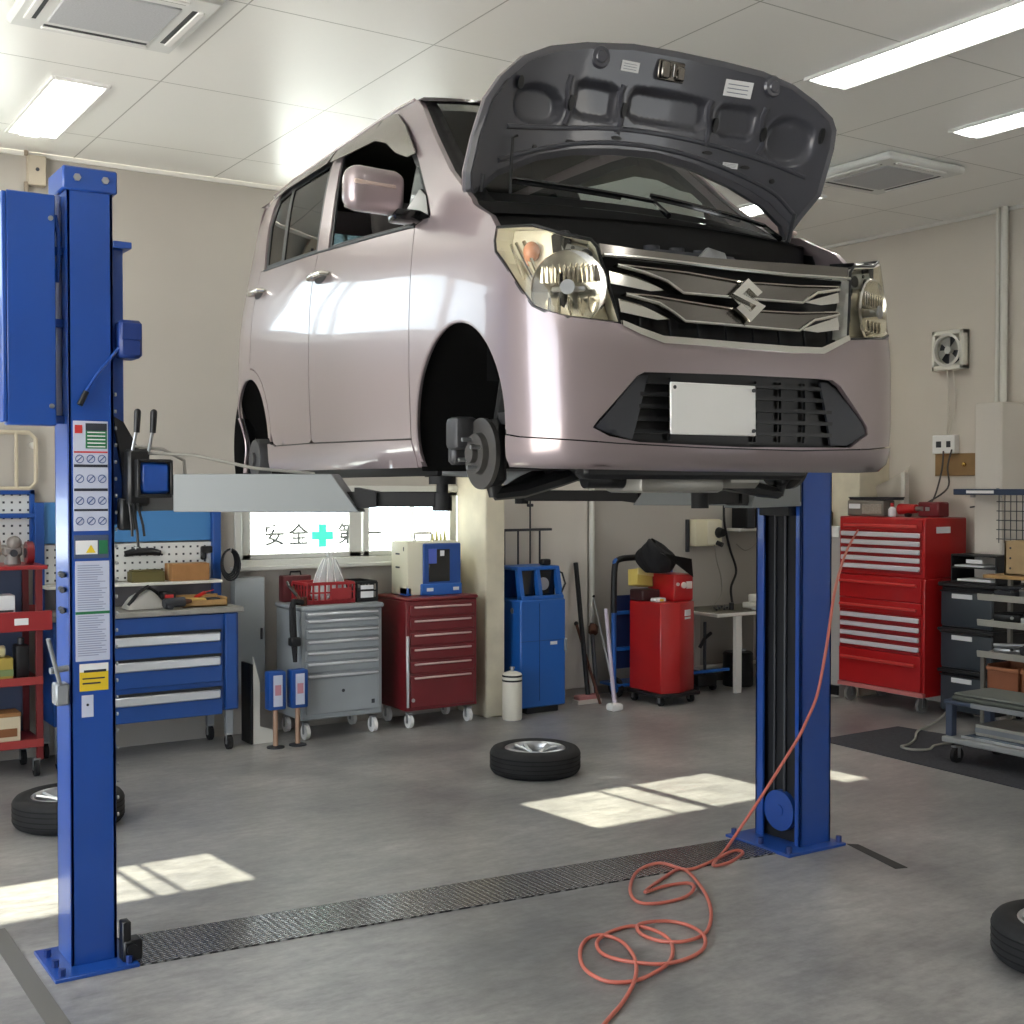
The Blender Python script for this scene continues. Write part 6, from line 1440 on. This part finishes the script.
# low trolley with panels
t = place('low_trolley', 'low grey platform trolley carrying boards on the dark floor mat', 'trolley', 6.66, 4.98)
tm = mat('trolley_blue_grey', (70, 80, 100), .5, .2)
obj('lower_deck', MB().box(-.22, .62, .0, .52, .13, .165, .006), mat('deck_grey', (150, 152, 152), .5), t)
obj('frame', MB().box(-.22, -.17, .04, .09, .165, .38, .004).box(-.22, -.17, .43, .48, .165, .38, .004).box(.57, .62, .04, .09, .165, .38, .004).box(.57, .62, .43, .48, .165, .38, .004).box(-.23, .63, .03, .49, .37, .395, .005), tm, t)
obj('edge_rail', MB().box(-.02, .62, .02, .04, .37, .40, .003), greysteel, t)
casters(t, [(-.14, .05), (.54, .05), (-.14, .47), (.54, .47)], .05)
t = place('glass_panel', 'clear reflective panel lying on the lower deck of the low trolley', 'panel', 6.68, 4.96, .1655)
obj('sheet', MB().box(-.12, .52, .03, .46, 0, .012, .002), mat('sheet_bluegrey', (120, 138, 160), .12, .2), t); obj('sheet_edge', MB().box(-.125, .525, .025, .03, 0, .016, .002), silverbelt, t)
t = place('folded_mat', 'dark green folded mat on the top deck of the low trolley', 'mat', 6.70, 4.94, .3955)
obj('mat_body', MB().box(-.22, .54, .0, .40, 0, .03, .01), mat('mat_greengrey', (84, 88, 82), .8), t); obj('mat_fold', MB().box(-.21, .53, .01, .38, .03, .05, .01), mat('mat_fold_grey', (100, 104, 100), .8), t)
t = place('long_board', 'pale long board slid between the two decks of the low trolley', 'board', 6.70, 4.95, .1785)
obj('board', MB().box(-.10, .52, .10, .42, 0, .07, .004), mat('board_pale', (180, 178, 168), .5), t); obj('board_edge', MB().box(-.10, .52, .094, .10, .02, .05, .001), greysteel, t)
# floor mat and floor cord
tag(obj('floor_mat', MB().prism([(6.50, 6.10), (7.35, 6.12), (7.60, 4.2), (6.42, 4.2)], 0, .006), mat('mat_charcoal', (62, 62, 68), .95, noise=.25, nscale=40, bump=.3, bscale=200)), 'dark rough floor mat under the low trolley', 'floor mat')
tag(obj('extension_cable', MB().tube(cat3([(7.80, 6.02, .10), (7.62, 6.0, .03), (7.30, 5.90, .014), (7.05, 5.72, .014), (6.86, 5.62, .014), (6.76, 5.60, .014), (6.74, 5.50, .014), (6.84, 5.44, .014), (6.98, 5.50, .014), (7.16, 5.50, .014)]), .0085, 8), cordgrey), 'pale cord snaking across the floor mat from the drawer tower', 'cord')

for o_ in list(COL.objects):
    if o_.parent is None and o_.type == 'EMPTY' and .05 < o_.location.z < 1.6 and not o_.get('kind'): o_.location.z += .0012
# ------------------------------------------------------------------ light, camera, world
w = bpy.data.worlds.new('World'); scene.world = w; w.use_nodes = True
bg = w.node_tree.nodes['Background']; bg.inputs['Color'].default_value = (.86, .93, 1.0, 1); bg.inputs['Strength'].default_value = 4.2
sun = bpy.data.lights.new('sun', 'SUN'); sun.energy = 15; sun.angle = R(.5); sun.color = (1, .88, .70)
so = bpy.data.objects.new('sun', sun); COL.objects.link(so)
dv = Vector((.10, -.99, -1.09)); so.rotation_euler = dv.to_track_quat('-Z', 'Y').to_euler()
cam = bpy.data.cameras.new('camera'); co = bpy.data.objects.new('camera', cam); COL.objects.link(co)
cam.sensor_width = 36; cam.lens = 1250/1024*36; cam.clip_start = .05; cam.clip_end = 200
co.location = (0, 0, 1.76); co.rotation_euler = (R(90)-math.atan(25/1250), 0, -R(33))
scene.camera = co
vs = scene.view_settings; vs.view_transform = 'Standard'; vs.look = 'None'; vs.gamma = 1; vs.use_curve_mapping = False; vs.exposure = 0.4
scene.cycles.use_denoising = True
scene.cycles.max_bounces = 8; scene.cycles.diffuse_bounces = 5; scene.cycles.transparent_max_bounces = 16
